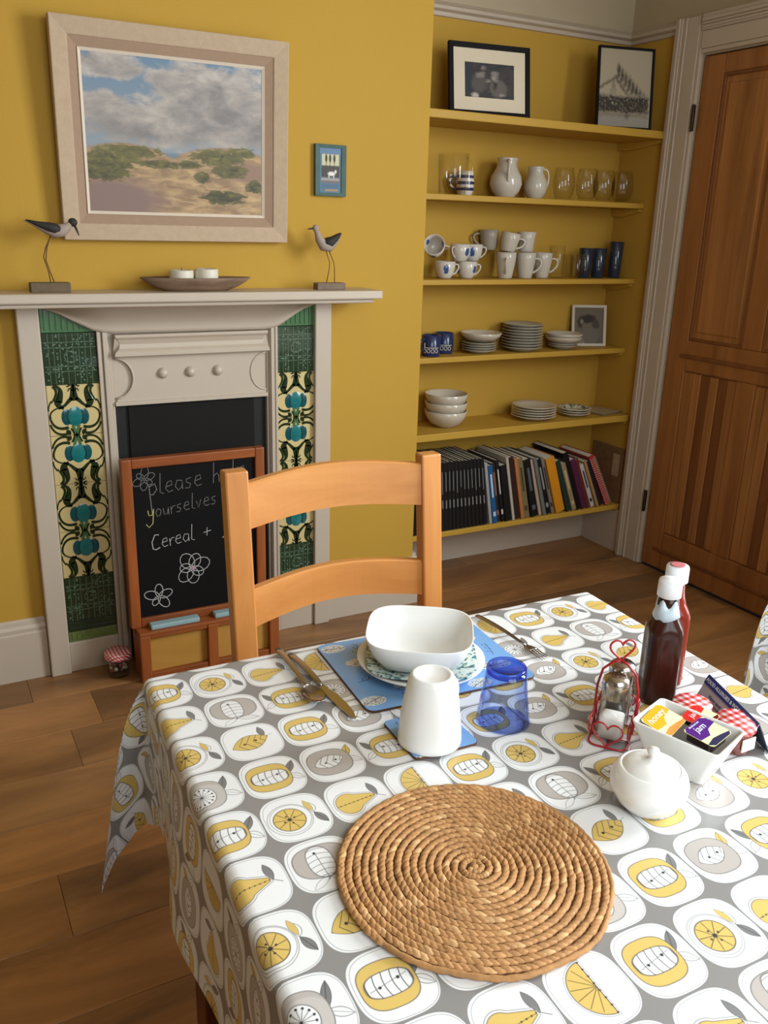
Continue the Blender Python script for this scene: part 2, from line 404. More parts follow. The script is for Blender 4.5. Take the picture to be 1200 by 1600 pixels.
dpart('moulding', A0-.06, A1+.06, .085, .1, .006, DWD, .006, .003)
for (p, q) in ((A0-SW, MU0), (MU1, A1+SW)):
    for (z0, z1) in ((.985, 1.95), (.17, .865)):
        dpart('panel', p-.006, q+.006, z0+.006, z1-.006, -.01, DW2, .01, .002)
    # raised field of upper panel and its bead, staves of the lower panel
    mb = MB()
    for (a, b, c, d) in ((p, p-.012, .985, 1.95), (q+.012, q, .985, 1.95), (p-.012, q+.012, .985, .997), (p-.012, q+.012, 1.938, 1.95)): mb.box(XR+.001, XR+.012, min(a, b), max(a, b), c, d)
    mb.build('bead', DWD, door, bevel=.003)
    dpart('raised_field', p-.03, q+.03, 1.02, 1.915, -.004, DW2, .008, .004)
    n = 6; wd = (p-q-.0)/n
    for i in range(n):
        dpart('stave', p-wd*i-.0015, p-wd*(i+1)+.0015, .176, .86, -.0045 if i % 2 else -.006, DWD if i in (2, 4) else DW2, .01, .002)
for z in (.245, 1.76):
    h = MB().box(XR-.018, XR-.012, DY0-.004, DY0+.012, z, z+.09).tube([(XR-.022, DY0-.001, z-.002), (XR-.022, DY0-.001, z+.092)], .006)
    h.build('hinge', mat('dark_steel', (60, 50, 42), .4, .8), door, bevel=.001)
MB().ball((XR-.06, A1+.05, .98), .025, .028, .028).tube([(XR-.055, A1+.05, .98), (XR, A1+.05, .98)], .01).build('door_knob', mat('brass', (170, 130, 60), .3, 1), door)

# ================================================================== ALCOVE SHELVES
for (zt, th, yf, lab) in ((1.768, .028, .069, 'deep yellow top shelf under the two black-framed photographs'),
                     (1.502, .021, .157, 'yellow shelf carrying the white jugs and clear glasses'),
                     (1.202, .020, .160, 'yellow shelf carrying the mugs, cups and dark blue glasses'),
                     (.912, .022, .172, 'yellow shelf carrying navy mugs, stacked dinner plates and a small photograph'),
                     (.632, .028, .097, 'yellow shelf with three stacked white bowls and low plate piles'),
                     (.226, .022, .092, 'lowest yellow shelf, full of leaning books and magazines')):
    t = thing('alcove_shelf', lab, 'shelf', ((XC+XR)/2, YD, zt-th), group='yellow painted shelves of the alcove')
    hx = (XR-XC)/2-.001
    MB().box(-hx, hx, yf-YD, -.001, 0, th).build('board', YSH, t, bevel=.003)
    for s in (-1, 1): MB().prism([(-.001, -.001), (-.001, -.03), (-.10 if yf < .1 else -.08, -.03), (yf-YD+.012, -.012), (yf-YD+.012, -.001)], s*hx-(.018 if s > 0 else 0), s*hx+(.018 if s < 0 else 0), 'X').build('batten', YSH, t, bevel=.002)

# ================================================================== FIREPLACE
fp = thing('fireplace', 'white painted fireplace with mantel and green art nouveau tiled sides', 'fireplace', (0, 0, 0))
MB().box(-.125, 1.093, -.152, -.001, 1.163, 1.19).box(-.10, 1.07, -.135, -.001, 1.15, 1.163).build('mantel_shelf', WHT, fp, bevel=.005)
for (a, b) in ((0, .06), (.906, .964)):
    MB().box(a, b, -.04, -.001, 0, 1.15).build('jamb', WHT, fp, bevel=.004)
for (a, b, s) in ((.214, .256, 1), (.742, .778, -1)):
    mb = MB(); w_ = b-a
    for q0, q1, d in ((0, .25, .03), (.25, .36, .024), (.36, .7, .034), (.7, .8, .028), (.8, 1, .02)):
        if s < 0: q0, q1 = 1-q1, 1-q0
        mb.box(a+w_*q0, a+w_*q1, -d, -.001, 0, 1.085)
    mb.build('inner_jamb', WHT, fp, bevel=.003)
# arched frieze with cove
low = [(.06, 1.142), (.085, 1.137), (.115, 1.125), (.15, 1.105), (.18, 1.09), (.205, 1.077), (.235, 1.07), (.26, 1.068)]
low += [(.73, 1.066), (.755, 1.068), (.78, 1.075), (.805, 1.09), (.84, 1.112), (.87, 1.128), (.906, 1.14)]
def cove(u): return -.035-.085*(u**2.2)
mb = MB(); n = len(low); rows = 8
for r_ in range(rows+1):
    u = r_/rows
    for (x, z) in low: mb.v.append((x, cove(u), z+(1.15-z)*u))
for r_ in range(rows):
    for i in range(n-1): mb.f.append((r_*n+i, r_*n+i+1, (r_+1)*n+i+1, (r_+1)*n+i)); mb.mi.append(0); mb.sm.append(True)
o = len(mb.v); mb.v += [(x, -.001, z) for (x, z) in low]
for i in range(n-1): mb.f.append((o+i, o+i+1, i+1, i)); mb.mi.append(0); mb.sm.append(False)
L_ = [r_*n for r_ in range(rows+1)]+[len(mb.v), o]; mb.v.append((.06, -.001, 1.15)); mb.f.append(tuple(L_)); mb.mi.append(0); mb.sm.append(False)
L_ = [r_*n+n-1 for r_ in range(rows+1)]+[len(mb.v), o+n-1]; mb.v.append((.906, -.001, 1.15)); mb.f.append(tuple(L_)); mb.mi.append(0); mb.sm.append(False)
mb.build('frieze', WHT, fp)
# hood
MB().box(.256, .742, -.016, -.001, .85, 1.085).build('hood_panel', WHT, fp, bevel=.002)
pr = [(-.016, 1.063), (-.05, 1.063), (-.05, 1.055), (-.043, 1.048), (-.036, 1.034), (-.037, 1.022), (-.048, 1.014), (-.052, 1.008), (-.052, 1.0), (-.016, .996)]
mb = MB(); n = len(pr); X0, X1 = .262, .738
ins = [0, 0, .0, .008, .014, .012, .0, -.004, -.004, -.004]
mb.add([(X0+ins[i], pr[i][0], pr[i][1]) for i in range(n)]+[(X1-ins[i], pr[i][0], pr[i][1]) for i in range(n)], [(i, (i+1) % n, n+(i+1) % n, n+i) for i in range(n)]+[tuple(range(n)), tuple(reversed(range(n, 2*n)))])
mb.build('hood_cornice', WHT, fp, bevel=.0015)
# shaped front plate with scooped corners
pl = [(.262, .85), (.738, .85), (.738, .872)]
pl += [(.738-.052*math.sin(a)*1.0-.0, .932-.06*math.cos(a)) for a in [PI*i/14 for i in range(15)]]
pl += [(.738, .996), (.262, .996)]
pl += [(.262+.052*math.sin(a), .932+.06*math.cos(a)) for a in [PI*i/14 for i in range(15)]]
pl += [(.262, .872)]
MB().prism(pl, -.024, -.014).build('hood_plate', WHT, fp, bevel=.002)
for s, x in ((1, .262), (-1, .738)):
    MB().tube([(x+s*.052*math.sin(a), -.024, .932-.06*math.cos(a)) for a in [PI*i/14 for i in range(15)]], .0035, 6).build('scroll_bead', WHT, fp)
MB().prism([(.256, .85), (.742, .85), (.742, .862), (.256, .862)], -.03, -.014).build('hood_lip', WHT, fp, bevel=.003)
for x in (.403, .489, .577): MB().lathe([(.0165, -.0), (.0165, .003), (.0145, .006), (.012, .011), (.007, .014), (.0, .015)], 20).build('boss', WHT, fp, loc=(x, -.024, .942), rot=(PI/2, 0, 0))
# firebox
BLK = mat('black_board_paint', (32, 30, 29), .8, var=.15, scale=5, spec=.15)
BL2 = mat('black_iron', (16, 16, 16), .6)
MB().box(.256, .742, -.004, -.001, 0, .85).build('firebox_back', BL2, fp)
MB().box(.295, .70, -.012, -.004, .01, .845).build('cover_board', BLK, fp, bevel=.002)
for a, b in ((.06, .214), (.778, .906)): MB().box(a, b, -.028, -.001, 0, .101).build('plinth', WHT, fp, bevel=.003)
# tiles
T = .1505
CRM = mat('cream_glaze', (206, 186, 130), .25, var=.08, scale=20, coat=.4)
DKG = mat('dark_green_glaze', (30, 52, 30), .2, var=.25, scale=40, coat=.5)
RLF = mat('relief_green_glaze', (84, 108, 84), .25, var=.3, scale=50, coat=.5)
TEAL = mat('teal_glaze', (22, 112, 112), .2, var=.25, scale=60, coat=.5)
TLD = mat('dark_teal_glaze', (14, 78, 84), .2, var=.2, scale=60, coat=.5)
MGR = mat('mid_green_glaze', (70, 110, 70), .2, var=.2, scale=30, coat=.5)
LGR = mat('leaf_green_glaze', (104, 124, 66), .2, var=.2, scale=30, coat=.5)
def tilebody(m_): 
    h = T/2-.0006; c = .0015
    m = MB(); m.add([(-h, 0, -h), (h, 0, -h), (h, 0, h), (-h, 0, h), (-h, -.008, -h), (h, -.008, -h), (h, -.008, h), (-h, -.008, h), (-h+c, -.0095, -h+c), (h-c, -.0095, -h+c), (h-c, -.0095, h-c), (-h+c, -.0095, h-c)],
          [(0, 1, 5, 4), (1, 2, 6, 5), (2, 3, 7, 6), (3, 0, 4, 7), (4, 5, 9, 8), (5, 6, 10, 9), (6, 7, 11, 10), (7, 4, 8, 11), (8, 9, 10, 11)])
    return m
def flower(flip):
    m = MB(); S = T; F = (lambda y: (.5-y)*S) if not flip else (lambda y: (y-.5)*S)
    def st(p0, p1, p2, p3, w, n=9, mi=0):
        for s in (-1, 1):
            pts = [(s*x*S, F(y)) for x, y in bez(p0, p1, p2, p3, n)]
            ww = [S*(w[0]+(w[1]-w[0])*i/n)*(1.3) for i in range(n+1)]
            m.ribbon(pts, ww, .0014, mi=mi)
    # bulb lobes first (teal), side lobes darker
    def lob(cx, cy, rx, ry, mi, h):
        n = 18; ps = []
        for i in range(n): a = 2*PI*i/n; ps.append((cx*S+rx*S*math.cos(a), F(cy+ry*math.sin(a))))
        v = [(x, 0, z) for x, z in ps]+[((x-cx*S)*.8+cx*S, -h, (z-F(cy))*.8+F(cy)) for x, z in ps]+[(cx*S, -h*1.1, F(cy))]
        m.add(v, [(i, (i+1) % n, n+(i+1) % n, n+i) for i in range(n)]+[(n+i, n+(i+1) % n, 2*n) for i in range(n)], mi, True)
    for s in (-1, 1): lob(s*.165, .635, .1, .165, 2, .0012)
    lob(0, .63, .155, .2, 1, .0018)
    for s in (-1, 1): m.ribbon([(s*x*S, F(y)) for x, y in bez((.12, .5), (.16, .58), (.16, .68), (.1, .78), 6)], .008*S*1.6, .0024, mi=0)
    st((.0, 1.0), (.02, .95), (.03, .88), (.06, .8), (.05, .045), 5, 3)
    st((.035, 1.0), (.05, .95), (.07, .9), (.1, .86), (.035, .03), 5)
    # central fleur from the top
    st((.0, .0), (.03, .1), (.0, .2), (.05, .3), (.05, .09), 6)
    st((.03, .27), (.12, .3), (.14, .42), (.3, .46), (.07, .03), 8)
    st((.02, .12), (.06, .04), (.09, .08), (.1, .13), (.03, .015), 5)
    st((.05, .0), (.09, .03), (.1, .05), (.12, .02), (.03, .02), 4)
    # side leaf: thick S stroke with a light core
    st((.34, .0), (.18, .08), (.26, .2), (.3, .33), (.03, .13), 9)
    st((.3, .3), (.33, .42), (.2, .44), (.24, .47), (.12, .05), 6)
    st((.38, .02), (.27, .1), (.33, .2), (.42, .34), (.05, .02), 9)
    st((.42, .3), (.48, .38), (.49, .44), (.485, .5), (.025, .02), 5)
    st((.29, .06), (.25, .12), (.29, .2), (.33, .28), (.02, .035), 6, 4)
    # big round arc and hook
    st((.2, .43), (.36, .44), (.47, .5), (.47, .62), (.02, .03), 8)
    st((.47, .6), (.46, .8), (.33, .9), (.14, .84), (.03, .05), 9)
    st((.48, .76), (.42, .97), (.28, 1.0), (.15, .96), (.03, .04), 8)
    st((.15, .97), (.11, .96), (.13, .91), (.19, .91), (.06, .05), 4)
    return m
def dark_relief():
    m = MB(); S = T/2*.96; w = .0027
    for x in (-.82, -.62, -.38, -.12, .12, .34, .58, .8): m.ribbon([(x*S, -S), (x*S, S)], w, .0014)
    for z in (-.5, -.3, .45, .66): m.ribbon([(-S, z*S), (S, z*S)], w, .0014)
    for x in (-.5, .46):
        for i in range(9): m.ball((x*S, 0, (-.88+.22*i)*S), .0034, .0022, .0034, 6, 4)
    for z in (-.4, .555):
        for i in range(8):
            if abs(-.9+.25*i) < 1: m.ball(((-.9+.25*i)*S, 0, z*S), .0032, .0022, .0032, 6, 4)
    rnd = random.Random(3)
    for i in range(7):
        a = i*.9; m.ribbon([((.0+.26*math.cos(a+t*.5)*(1-t*.1))*S, (.08+.26*math.sin(a+t*.5)*(1-t*.1))*S) for t in (0, .5, 1, 1.5, 2)], .003, .0013)
    for i in range(60):
        x, z = rnd.uniform(-.95, .95)*S, rnd.uniform(-.95, .95)*S; m.ball((x, 0, z), .003+rnd.random()*.002, .0016, .003, 6, 4)
    return m
FM = [flower(False), flower(True)]
o1 = tilebody(0).build('tile', CRM, fp); proto_f = []
for m_ in FM:
    q = m_.build('flower_relief', [mat('dark_green_line', (26, 44, 20), .25, coat=.5), TEAL, TLD, MGR, LGR], None, fix=False); proto_f.append(q)
rel = dark_relief().build('grid_relief', RLF, None); rel['kind'] = 'stuff'
for q in proto_f: q['kind'] = 'stuff'
TT = .9215; XL, XT = .138, .8435
first = {'f0': proto_f[0], 'f1': proto_f[1], 'd': rel}
o2 = tilebody(0).build('tile', DKG, fp)
used = set()
def place_tile(x, z, kind):
    src = o2 if kind == 'd' else o1
    key = 'd' if kind == 'd' else 'c'
    t = src if key not in used else src.copy()
    if key in used: C.objects.link(t)
    used.add(key); t.parent = fp; t.location = (x, -.012, z)
    r = first[kind]
    if kind in used: r = r.copy(); C.objects.link(r)
    used.add(kind); r.parent = t; r.location = (0, -.0094, 0)
for x in (XL, XT):
    for i in range(4): place_tile(x, TT-T*(i+.5), 'f0' if i % 2 == 0 else 'f1')
    place_tile(x, TT+T*.5, 'd'); place_tile(x, TT-T*4.5, 'd')
    for (z0, z1, m_) in ((TT+T, TT+T+.07, MGR), (.102, .134, LGR)):
        mb = MB().box(x-T/2+.001, x+T/2-.001, -.02, -.012, z0, z1)
        for i in range(9): mb.box(x-T/2+.01+i*.016, x-T/2+.017+i*.016, -.0225, -.019, z0+.006, z1-.004)
        mb.build('tile', m_, fp, bevel=.001)
    MB().box(x-T/2+.001, x+T/2-.001, -.0205, -.012, .135, TT-T*5-.001).box(x-T/2+.004, x+T/2-.004, -.023, -.02, .145, .149).build('tile', DKG, fp, bevel=.001)
MB().box(.06, .214, -.012, -.001, .07, 1.14).build('tile_backing', BL2, fp); MB().box(.768, .91, -.012, -.001, .07, 1.14).build('tile_backing', BL2, fp)

# ================================================================== CHALKBOARD
OW = wood('easel_wood', (116, 58, 24), (168, 92, 42), 'Z', 14, .4, 10)
OWX = wood('easel_wood_across', (116, 58, 24), (168, 92, 42), 'X', 14, .4, 10)
cb = thing('chalkboard', 'wooden framed chalkboard with chalk writing leaning before the fireplace', 'chalkboard', (.455, -.15, 0))
def cpart(name, x0, x1, y0, y1, z0, z1, m, b=.003): return MB().box(x0-.455, x1-.455, y0+.15, y1+.15, z0, z1).build(name, m, cb, bevel=b)
cpart('frame_stile', .232, .263, -.155, -.125, .17, .713, OW); cpart('frame_stile', .648, .679, -.155, -.125, .17, .713, OW)
cpart('frame_rail', .263, .648, -.155, -.125, .684, .713, OWX); cpart('frame_rail', .263, .648, -.155, -.125, .17, .2, OWX)
SL = mat('slate_black', (20, 19, 19), .8, var=.2, scale=8, spec=.15)
cpart('slate', .263, .648, -.145, -.13, .2, .684, SL, 0)
cpart('tray', .245, .705, -.2, -.1, .158, .17, OWX)
BLU = mat('pale_blue_paint', (150, 180, 184), .6, var=.1, scale=40)
cpart('chalk_ledge', .285, .44, -.188, -.156, .17, .186, BLU, .004); cpart('chalk_ledge', .49, .64, -.188, -.156, .17, .186, BLU, .004)
for x in (.245, .462, .672): cpart('post', x, x+.033, -.2, -.172, 0, .158, OW)
for x in (.245, .672): cpart('rear_post', x, x+.033, -.128, -.1, 0, .158, OW)
cpart('base_rail', .278, .672, -.195, -.175, .0, .026, OWX); cpart('base_rail', .278, .672, -.195, -.175, .145, .158, OWX)
PLY = wood('yellow_ply', (176, 128, 52), (200, 150, 70), 'X', 6, .5, 5)
cpart('ply_panel', .275, .465, -.178, -.172, .02, .15, PLY, 0); cpart('ply_panel', .494, .675, -.178, -.172, .02, .15, PLY, 0)
cpart('side_panel', .247, .255, -.172, -.128, .01, .15, OW, 0)
CH = mat('white_chalk', (190, 190, 186), .95, var=.3, scale=300); CHG = mat('dim_chalk', (120, 120, 118), .95, var=.35, scale=300)
CHY = mat('yellow_chalk', (180, 180, 110), .95, var=.3, scale=300); CHP = mat('pink_chalk', (190, 130, 160), .95, var=.3, scale=300)
GL = {'p': [[(0, .6), (.1, -.9)], [(0, .5), (.3, .6), (.4, .3), (.2, .05), (.03, .1)]], 'l': [[(.1, 1.1), (.05, .1), (.25, 0)]],
 'e': [[(.02, .32), (.35, .38), (.3, .6), (.1, .55), (0, .25), (.15, .02), (.38, .08)]], 'a': [[(.35, .5), (.1, .55), (0, .25), (.15, .02), (.33, .15), (.36, .5), (.38, .02)]],
 's': [[(.32, .55), (.08, .5), (.08, .35), (.3, .22), (.22, .02), (0, .05)]], 'h': [[(.05, 1.1), (.0, 0)], [(.02, .35), (.2, .5), (.3, .35), (.32, 0)]],
 'y': [[(0, .55), (.05, .2), (.25, .18), (.35, .5)], [(.38, .6), (.28, -.4), (.02, -.6), (-.15, -.35)]], 'o': [[(.15, .55), (0, .3), (.1, .02), (.3, .1), (.35, .4), (.15, .55)]],
 'u': [[(0, .5), (.05, .08), (.25, .05), (.33, .5)], [(.33, .5), (.36, 0)]], 'r': [[(.0, .5), (.03, 0)], [(.03, .3), (.15, .5), (.3, .5)]],
 'v': [[(0, .5), (.15, 0), (.32, .55)]], 'C': [[(.45, .9), (.2, .95), (0, .5), (.05, .05), (.25, -.05), (.5, .05)]], '+': [[(0, .35), (.5, .4)], [(.25, .65), (.22, .1)]],
 'j': [[(.35, .75), (.3, -.1), (.0, -.3)]], 'i': [[(.1, .5), (.12, 0)]], 'c': [[(.3, .5), (.1, .5), (0, .2), (.15, 0), (.34, .1)]], ' ': []}
ADV = {'l': .34, 'r': .36, 'i': .28, ' ': .5, 'C': .62, '+': .75, 'j': .5}
cw, cd, cy_ = MB(), MB(), MB()
def chalk(mb, pts, w=.0022): mb.ribbon(pts, w, .0004)
def write(s, x, z, sz, slope, mb, mbf=None):
    for i, ch in enumerate(s):
        for st_ in GL[ch]:
            chalk(mbf if (mbf and i == 0) else mb, [(x+a*sz, z+b*sz+slope*a*sz) for a, b in st_], .0028 if i == 0 else .0021)
        d = ADV.get(ch, .5)*sz; x += d; z += d*slope
write('please help', .312-.455, .592, .06, .1, cd)
write('yourselves', .305-.455, .522, .047, .1, cd, cy_)
write('Cereal + juice', .312-.455, .42, .049, .1, cw)
def petals(mb, cx, cz, n, R, ph, w=.0022, wid=.5):
    for i in range(n):
        a = ph+2*PI*i/n; r = R*(1+.2*math.sin(i*2.3)); pts = []
        for t in range(13):
            u = t/12*2*PI; lx = r*(.5-.5*math.cos(u)); ly = r*wid*.5*math.sin(u)
            pts.append((cx+lx*math.cos(a)-ly*math.sin(a), cz+lx*math.sin(a)+ly*math.cos(a)))
        chalk(mb, pts, w)
petals(cw, .434-.455, .34, 7, .05, 1.2, .0024, .75); petals(cw, .325-.455, .262, 5, .042, 1.57, .0026, .6)
petals(cd, .30-.455, .648, 6, .034, .4, .002, .6); petals(cw, .585-.455, .29, 5, .045, .9, .0024, .6)
for nm, mb, m_ in (('chalk_writing', cw, CH), ('chalk_writing', cd, CHG), ('chalk_writing', cy_, CHY)):
    q = mb.build(nm, m_, cb, loc=(0, .0045, 0), fix=False); q['kind'] = 'stuff'
MB().lathe([(.0, 0), (.007, .0001), (.004, .0006), (0, .0008)], 10).build('chalk_dot', CHP, cb, loc=(.434-.455, .0046, .34), rot=(PI/2, 0, 0))

# jar on the floor
def gingham(name, c1, c2, sc_, mid):
    m = bpy.data.materials.new(name); m.use_nodes = True; nt = m.node_tree; tc = nt.nodes.new('ShaderNodeTexCoord'); sp = nt.nodes.new('ShaderNodeSeparateXYZ')
    nt.links.new(tc.outputs['Object'], sp.inputs[0]); a = Fl(nt, sp.outputs[0]); b = Fl(nt, sp.outputs[1])
    z = Fl(nt, sp.outputs[2]); a = a+z; b = b+z
    fa = (a*sc_).op('FRACT').op('GREATER_THAN', .5); fb = (b*sc_).op('FRACT').op('GREATER_THAN', .5); f = (fa+fb)*.5
    cr = nt.nodes.new('ShaderNodeValToRGB'); nt.links.new(f.v, cr.inputs[0]); cr.color_ramp.interpolation = 'CONSTANT'
    e = cr.color_ramp.elements; e[0].color = lin(*c1); e[1].position = .9; e[1].color = lin(*c2); k_ = e.new(.4); k_.color = lin(*mid)
    nt.links.new(cr.outputs[0], nt.nodes['Principled BSDF'].inputs['Base Color']); nt.nodes['Principled BSDF'].inputs['Roughness'].default_value = .4
    return m
GING = gingham('red_gingham', (238, 232, 230), (190, 40, 45), 95, (220, 130, 130))
j = thing('sweet_jar', 'small glass jar with red gingham lid on the floor beside the fireplace', 'jar', (.192, -.108, 0))
j.scale = (1.08, 1.08, 1.2)
MB().lathe([(0, 0), (.027, 0), (.031, .004), (.035, .03), (.036, .05), (.033, .055), (.031, .053), (.033, .03), (.029, .006), (0, .005)], 28).build('glass', GLASS, j)
mb = MB(); rnd = random.Random(5); cols = [(150, 60, 60), (60, 110, 60), (190, 180, 160), (60, 80, 140), (120, 100, 80)]
cm = [mat('sweet_%d' % i, c, .4) for i, c in enumerate(cols)]
for i in range(46):
    a = rnd.random()*6.28; r_ = .023*math.sqrt(rnd.random()); mb.ball((r_*math.cos(a), r_*math.sin(a), .012+.036*rnd.random()), .0065, .006, .0055, 7, 5, rnd.randrange(5))
q = mb.build('sweets', cm, j); q['kind'] = 'stuff'
MB().lathe([(.0335, .052), (.037, .053), (.0385, .056), (.038, .068), (.035, .071), (0, .072)], 28).build('lid', GING, j)

# ================================================================== PICTURES
# seascape in a wide frame
FRM = mat('linen_frame', (184, 160, 132), .8, var=.1, scale=60, bump=.4, bscale=200)
FR2 = mat('linen_slip', (160, 132, 108), .85, var=.08, scale=60, bump=.3, bscale=200)
FR3 = mat('pale_slip', (214, 198, 178), .7, var=.05)
def ringframe(w, h, w2, h2, y0, yo, yi):   # frame ring between outer and inner half sizes
    m = MB(); O = [(-w, -h), (w, -h), (w, h), (-w, h)]; I = [(-w2, -h2), (w2, -h2), (w2, h2), (-w2, h2)]
    v = [(x, y0, z) for x, z in O]+[(x, yo, z) for x, z in O]+[(x, yi, z) for x, z in I]+[(x, y0, z) for x, z in I]
    f = []
    for i in range(4):
        k_ = (i+1) % 4; f += [(i, k_, 4+k_, 4+i), (4+i, 4+k_, 8+k_, 8+i), (8+i, 8+k_, 12+k_, 12+i), (12+i, 12+k_, k_, i)]
    return m.add(v, f)
pic = thing('painting', 'large framed painting of sand dunes and cloudy sky above the mantel', 'painting', (.4785, -.004, 1.608), rot=(.0, 0, 0))
pic.rotation_euler = (.05, math.radians(-.15), 0); pic.location.y = -.018
W2, H2 = .332, .279
ringframe(W2, H2, W2-.045, H2-.045, 0, -.032, -.024).build('frame', FRM, pic, bevel=.003)
ringframe(W2-.045, H2-.045, W2-.07, H2-.07, 0, -.021, -.013).build('slip', FR2, pic)
ringframe(W2-.07, H2-.07, W2-.078, H2-.078, 0, -.0165, -.012).build('inner_slip', FR3, pic)
def seascape():
    m = bpy.data.materials.new('dune_painting'); m.use_nodes = True; nt = m.node_tree; L = nt.links.new
    tc = nt.nodes.new('ShaderNodeTexCoord'); sp = nt.nodes.new('ShaderNodeSeparateXYZ'); L(tc.outputs['UV'], sp.inputs[0])
    u, v = Fl(nt, sp.outputs[0]), Fl(nt, sp.outputs[1])
    def noise(sx, sy, det=6, off=0, dist=0, rough=.6):
        mp = nt.nodes.new('ShaderNodeMapping'); L(tc.outputs['UV'], mp.inputs[0]); mp.inputs['Scale'].default_value = (sx, sy, 1); mp.inputs['Location'].default_value = (off, off*.7, 0)
        no = nt.nodes.new('ShaderNodeTexNoise'); no.inputs['Scale'].default_value = 1; no.inputs['Detail'].default_value = det; no.inputs['Distortion'].default_value = dist
        no.inputs['Roughness'].default_value = rough
        L(mp.outputs[0], no.inputs['Vector']); return Fl(nt, no.outputs['Fac'])
    def ramp(f, stops):
        cr = nt.nodes.new('ShaderNodeValToRGB'); L(f.v, cr.inputs[0]); e = cr.color_ramp.elements
        e[0].position, e[0].color = stops[0][0], lin(*stops[0][1]); e[1].position, e[1].color = stops[-1][0], lin(*stops[-1][1])
        for p_, c in stops[1:-1]: q = e.new(p_); q.color = lin(*c)
        return cr.outputs[0]
    def mix(f, a, b):
        n = nt.nodes.new('ShaderNodeMixRGB'); c = nt.nodes.new('ShaderNodeClamp'); L(f.v, c.inputs[0]); L(c.outputs[0], n.inputs[0])
        for i, x in ((1, a), (2, b)):
            if isinstance(x, tuple): n.inputs[i].default_value = lin(*x)
            else: L(x, n.inputs[i])
        return n.outputs[0]
    def blob(cx, cy, rx, ry): a = (u-cx)*(1/rx); b = (v-cy)*(1/ry); return ((a*a)+(b*b)).sqrt()
    n1 = noise(3.2, 4.5, 7, 2.2, .4); n2 = noise(7, 10, 8, 5.1, .3)
    # clouds: masses placed where the painting has them
    cl = (blob(.72, .82, .42, .2).min(blob(.42, .6, .5, .17)).min(blob(.1, .68, .2, .1)).min(blob(.12, .93, .22, .09)).min(blob(.85, .62, .3, .2)).min(blob(.45, .86, .1, .09)))
    f = (cl*-1+1.05)*3.2+(n2-.5)*5.0
    sky = mix((v-.45)*1.8, (134, 144, 152), (98, 124, 146))
    cc = ramp(n1*.75+n2*.4-.06+(v-.6)*.12, [(.3, (104, 98, 94)), (.46, (130, 124, 120)), (.58, (160, 150, 142)), (.75, (196, 186, 174))])
    sky = mix(f, sky, cc)
    rim = (f*-1+1.5)*.6*(f*.9); sky = mix(rim*((n2-.35)*2.5), sky, (216, 206, 192))
    # ground
    sand = mix((noise(8, 22, 8, 1.0, .5)-.4)*4, (140, 112, 82), (190, 158, 112))
    sand = mix((blob(.12, .07, .36, .2)*-1+1)*2.2, sand, (132, 106, 96))
    sand = mix((blob(.92, .3, .25, .09)*-1+1)*2+(n2-.5)*2, sand, (142, 112, 92))
    horizon = ((u-.14).op('MULTIPLY', 7).op('COSINE')*0+1)*.395
    hl = (blob(.2, .22, .36, .24).min(blob(.78, .26, .38, .205))).min(blob(.5, .05, 1.2, .29))
    ground = (hl*-1+1)*14+(n2-.5)*1.2
    sea = mix((v*-1+.41)*60, sky, (104, 124, 136))
    col = mix(ground, sea, sand)
    gr = noise(16, 30, 6, 3.3, .6)
    tuft = blob(.1, .33, .2, .09).min(blob(.22, .4, .2, .045)).min(blob(.4, .325, .14, .03)).min(blob(.07, .27, .17, .08)).min(blob(.74, .39, .19, .06)).min(blob(.88, .43, .1, .04)).min(blob(.8, .3, .12, .055)).min(blob(.64, .25, .05, .045)).min(blob(.76, .12, .15, .05)).min(blob(.96, .2, .06, .05)).min(blob(.56, .33, .08, .03))
    ft = (tuft*-1+1)*5+(gr-.5)*9
    grass = ramp(gr*.7+(v-.3)*.35+.08, [(.3, (58, 56, 34)), (.5, (104, 98, 50)), (.72, (158, 142, 84))])
    col = mix(ft, col, grass)
    L(col, nt.nodes['Principled BSDF'].inputs['Base Color']); nt.nodes['Principled BSDF'].inputs['Roughness'].default_value = .55
    b = nt.nodes.new('ShaderNodeBump'); b.inputs['Strength'].default_value = .15; b.inputs['Distance'].default_value = .001; L(gr.v, b.inputs['Height']); L(b.outputs[0], nt.nodes['Principled BSDF'].inputs['Normal'])
    return m
a_, b_ = W2-.078, H2-.078
MB().box(-a_, a_, -.011, -.004, -b_, b_).build('canvas', seascape(), pic, uv=lambda c: ((c.x+a_)/(2*a_), (c.z+b_)/(2*b_)))
# small blue picture
sp_ = thing('small_picture', 'small blue and green framed picture on the yellow wall right of the painting', 'picture', (.9685, -.002, 1.548))
ringframe(.0535, .076, .037, .066, 0, -.014, -.012).build('frame', mat('teal_green_frame', (66, 92, 84), .6, var=.3, scale=30), sp_, bevel=.001)
d = Draw('folk_picture', aa=.03, base=(78, 108, 128), rough=.6)
d.put(d.box(.5, .74, .4, .16), (196, 190, 150)).put(d.box(.5, .93, .5, .07), (90, 120, 150)).put(d.box(.5, .48, .42, .13), (62, 56, 50))
for cx in (.3, .48, .68): d.put(d.ell(cx, .77, .055, .09), (44, 50, 40)).put(d.seg(cx, .6, cx, .78, .015), (50, 44, 36))
d.put(d.ell(.55, .43, .16, .045), (226, 220, 208)).put(d.ell(.74, .48, .05, .035), (226, 220, 208)).put(d.seg(.43, .34, .43, .42, .02), (226, 220, 208)).put(d.seg(.66, .34, .66, .42, .02), (226, 220, 208))
d.put(d.box(.5, .3, .42, .03), (160, 150, 140)).put(d.box(.5, .25, .4, .02), (120, 90, 80)).put(d.box(.5, .15, .4, .05), (70, 98, 124)).put(d.box(.55, .06, .3, .02), (170, 130, 80))
MB().box(-.037, .037, -.009, -.003, -.066, .066).build('print', d.done(), sp_, uv=lambda c: ((c.x+.037)/.074, (c.z+.066)/.132))

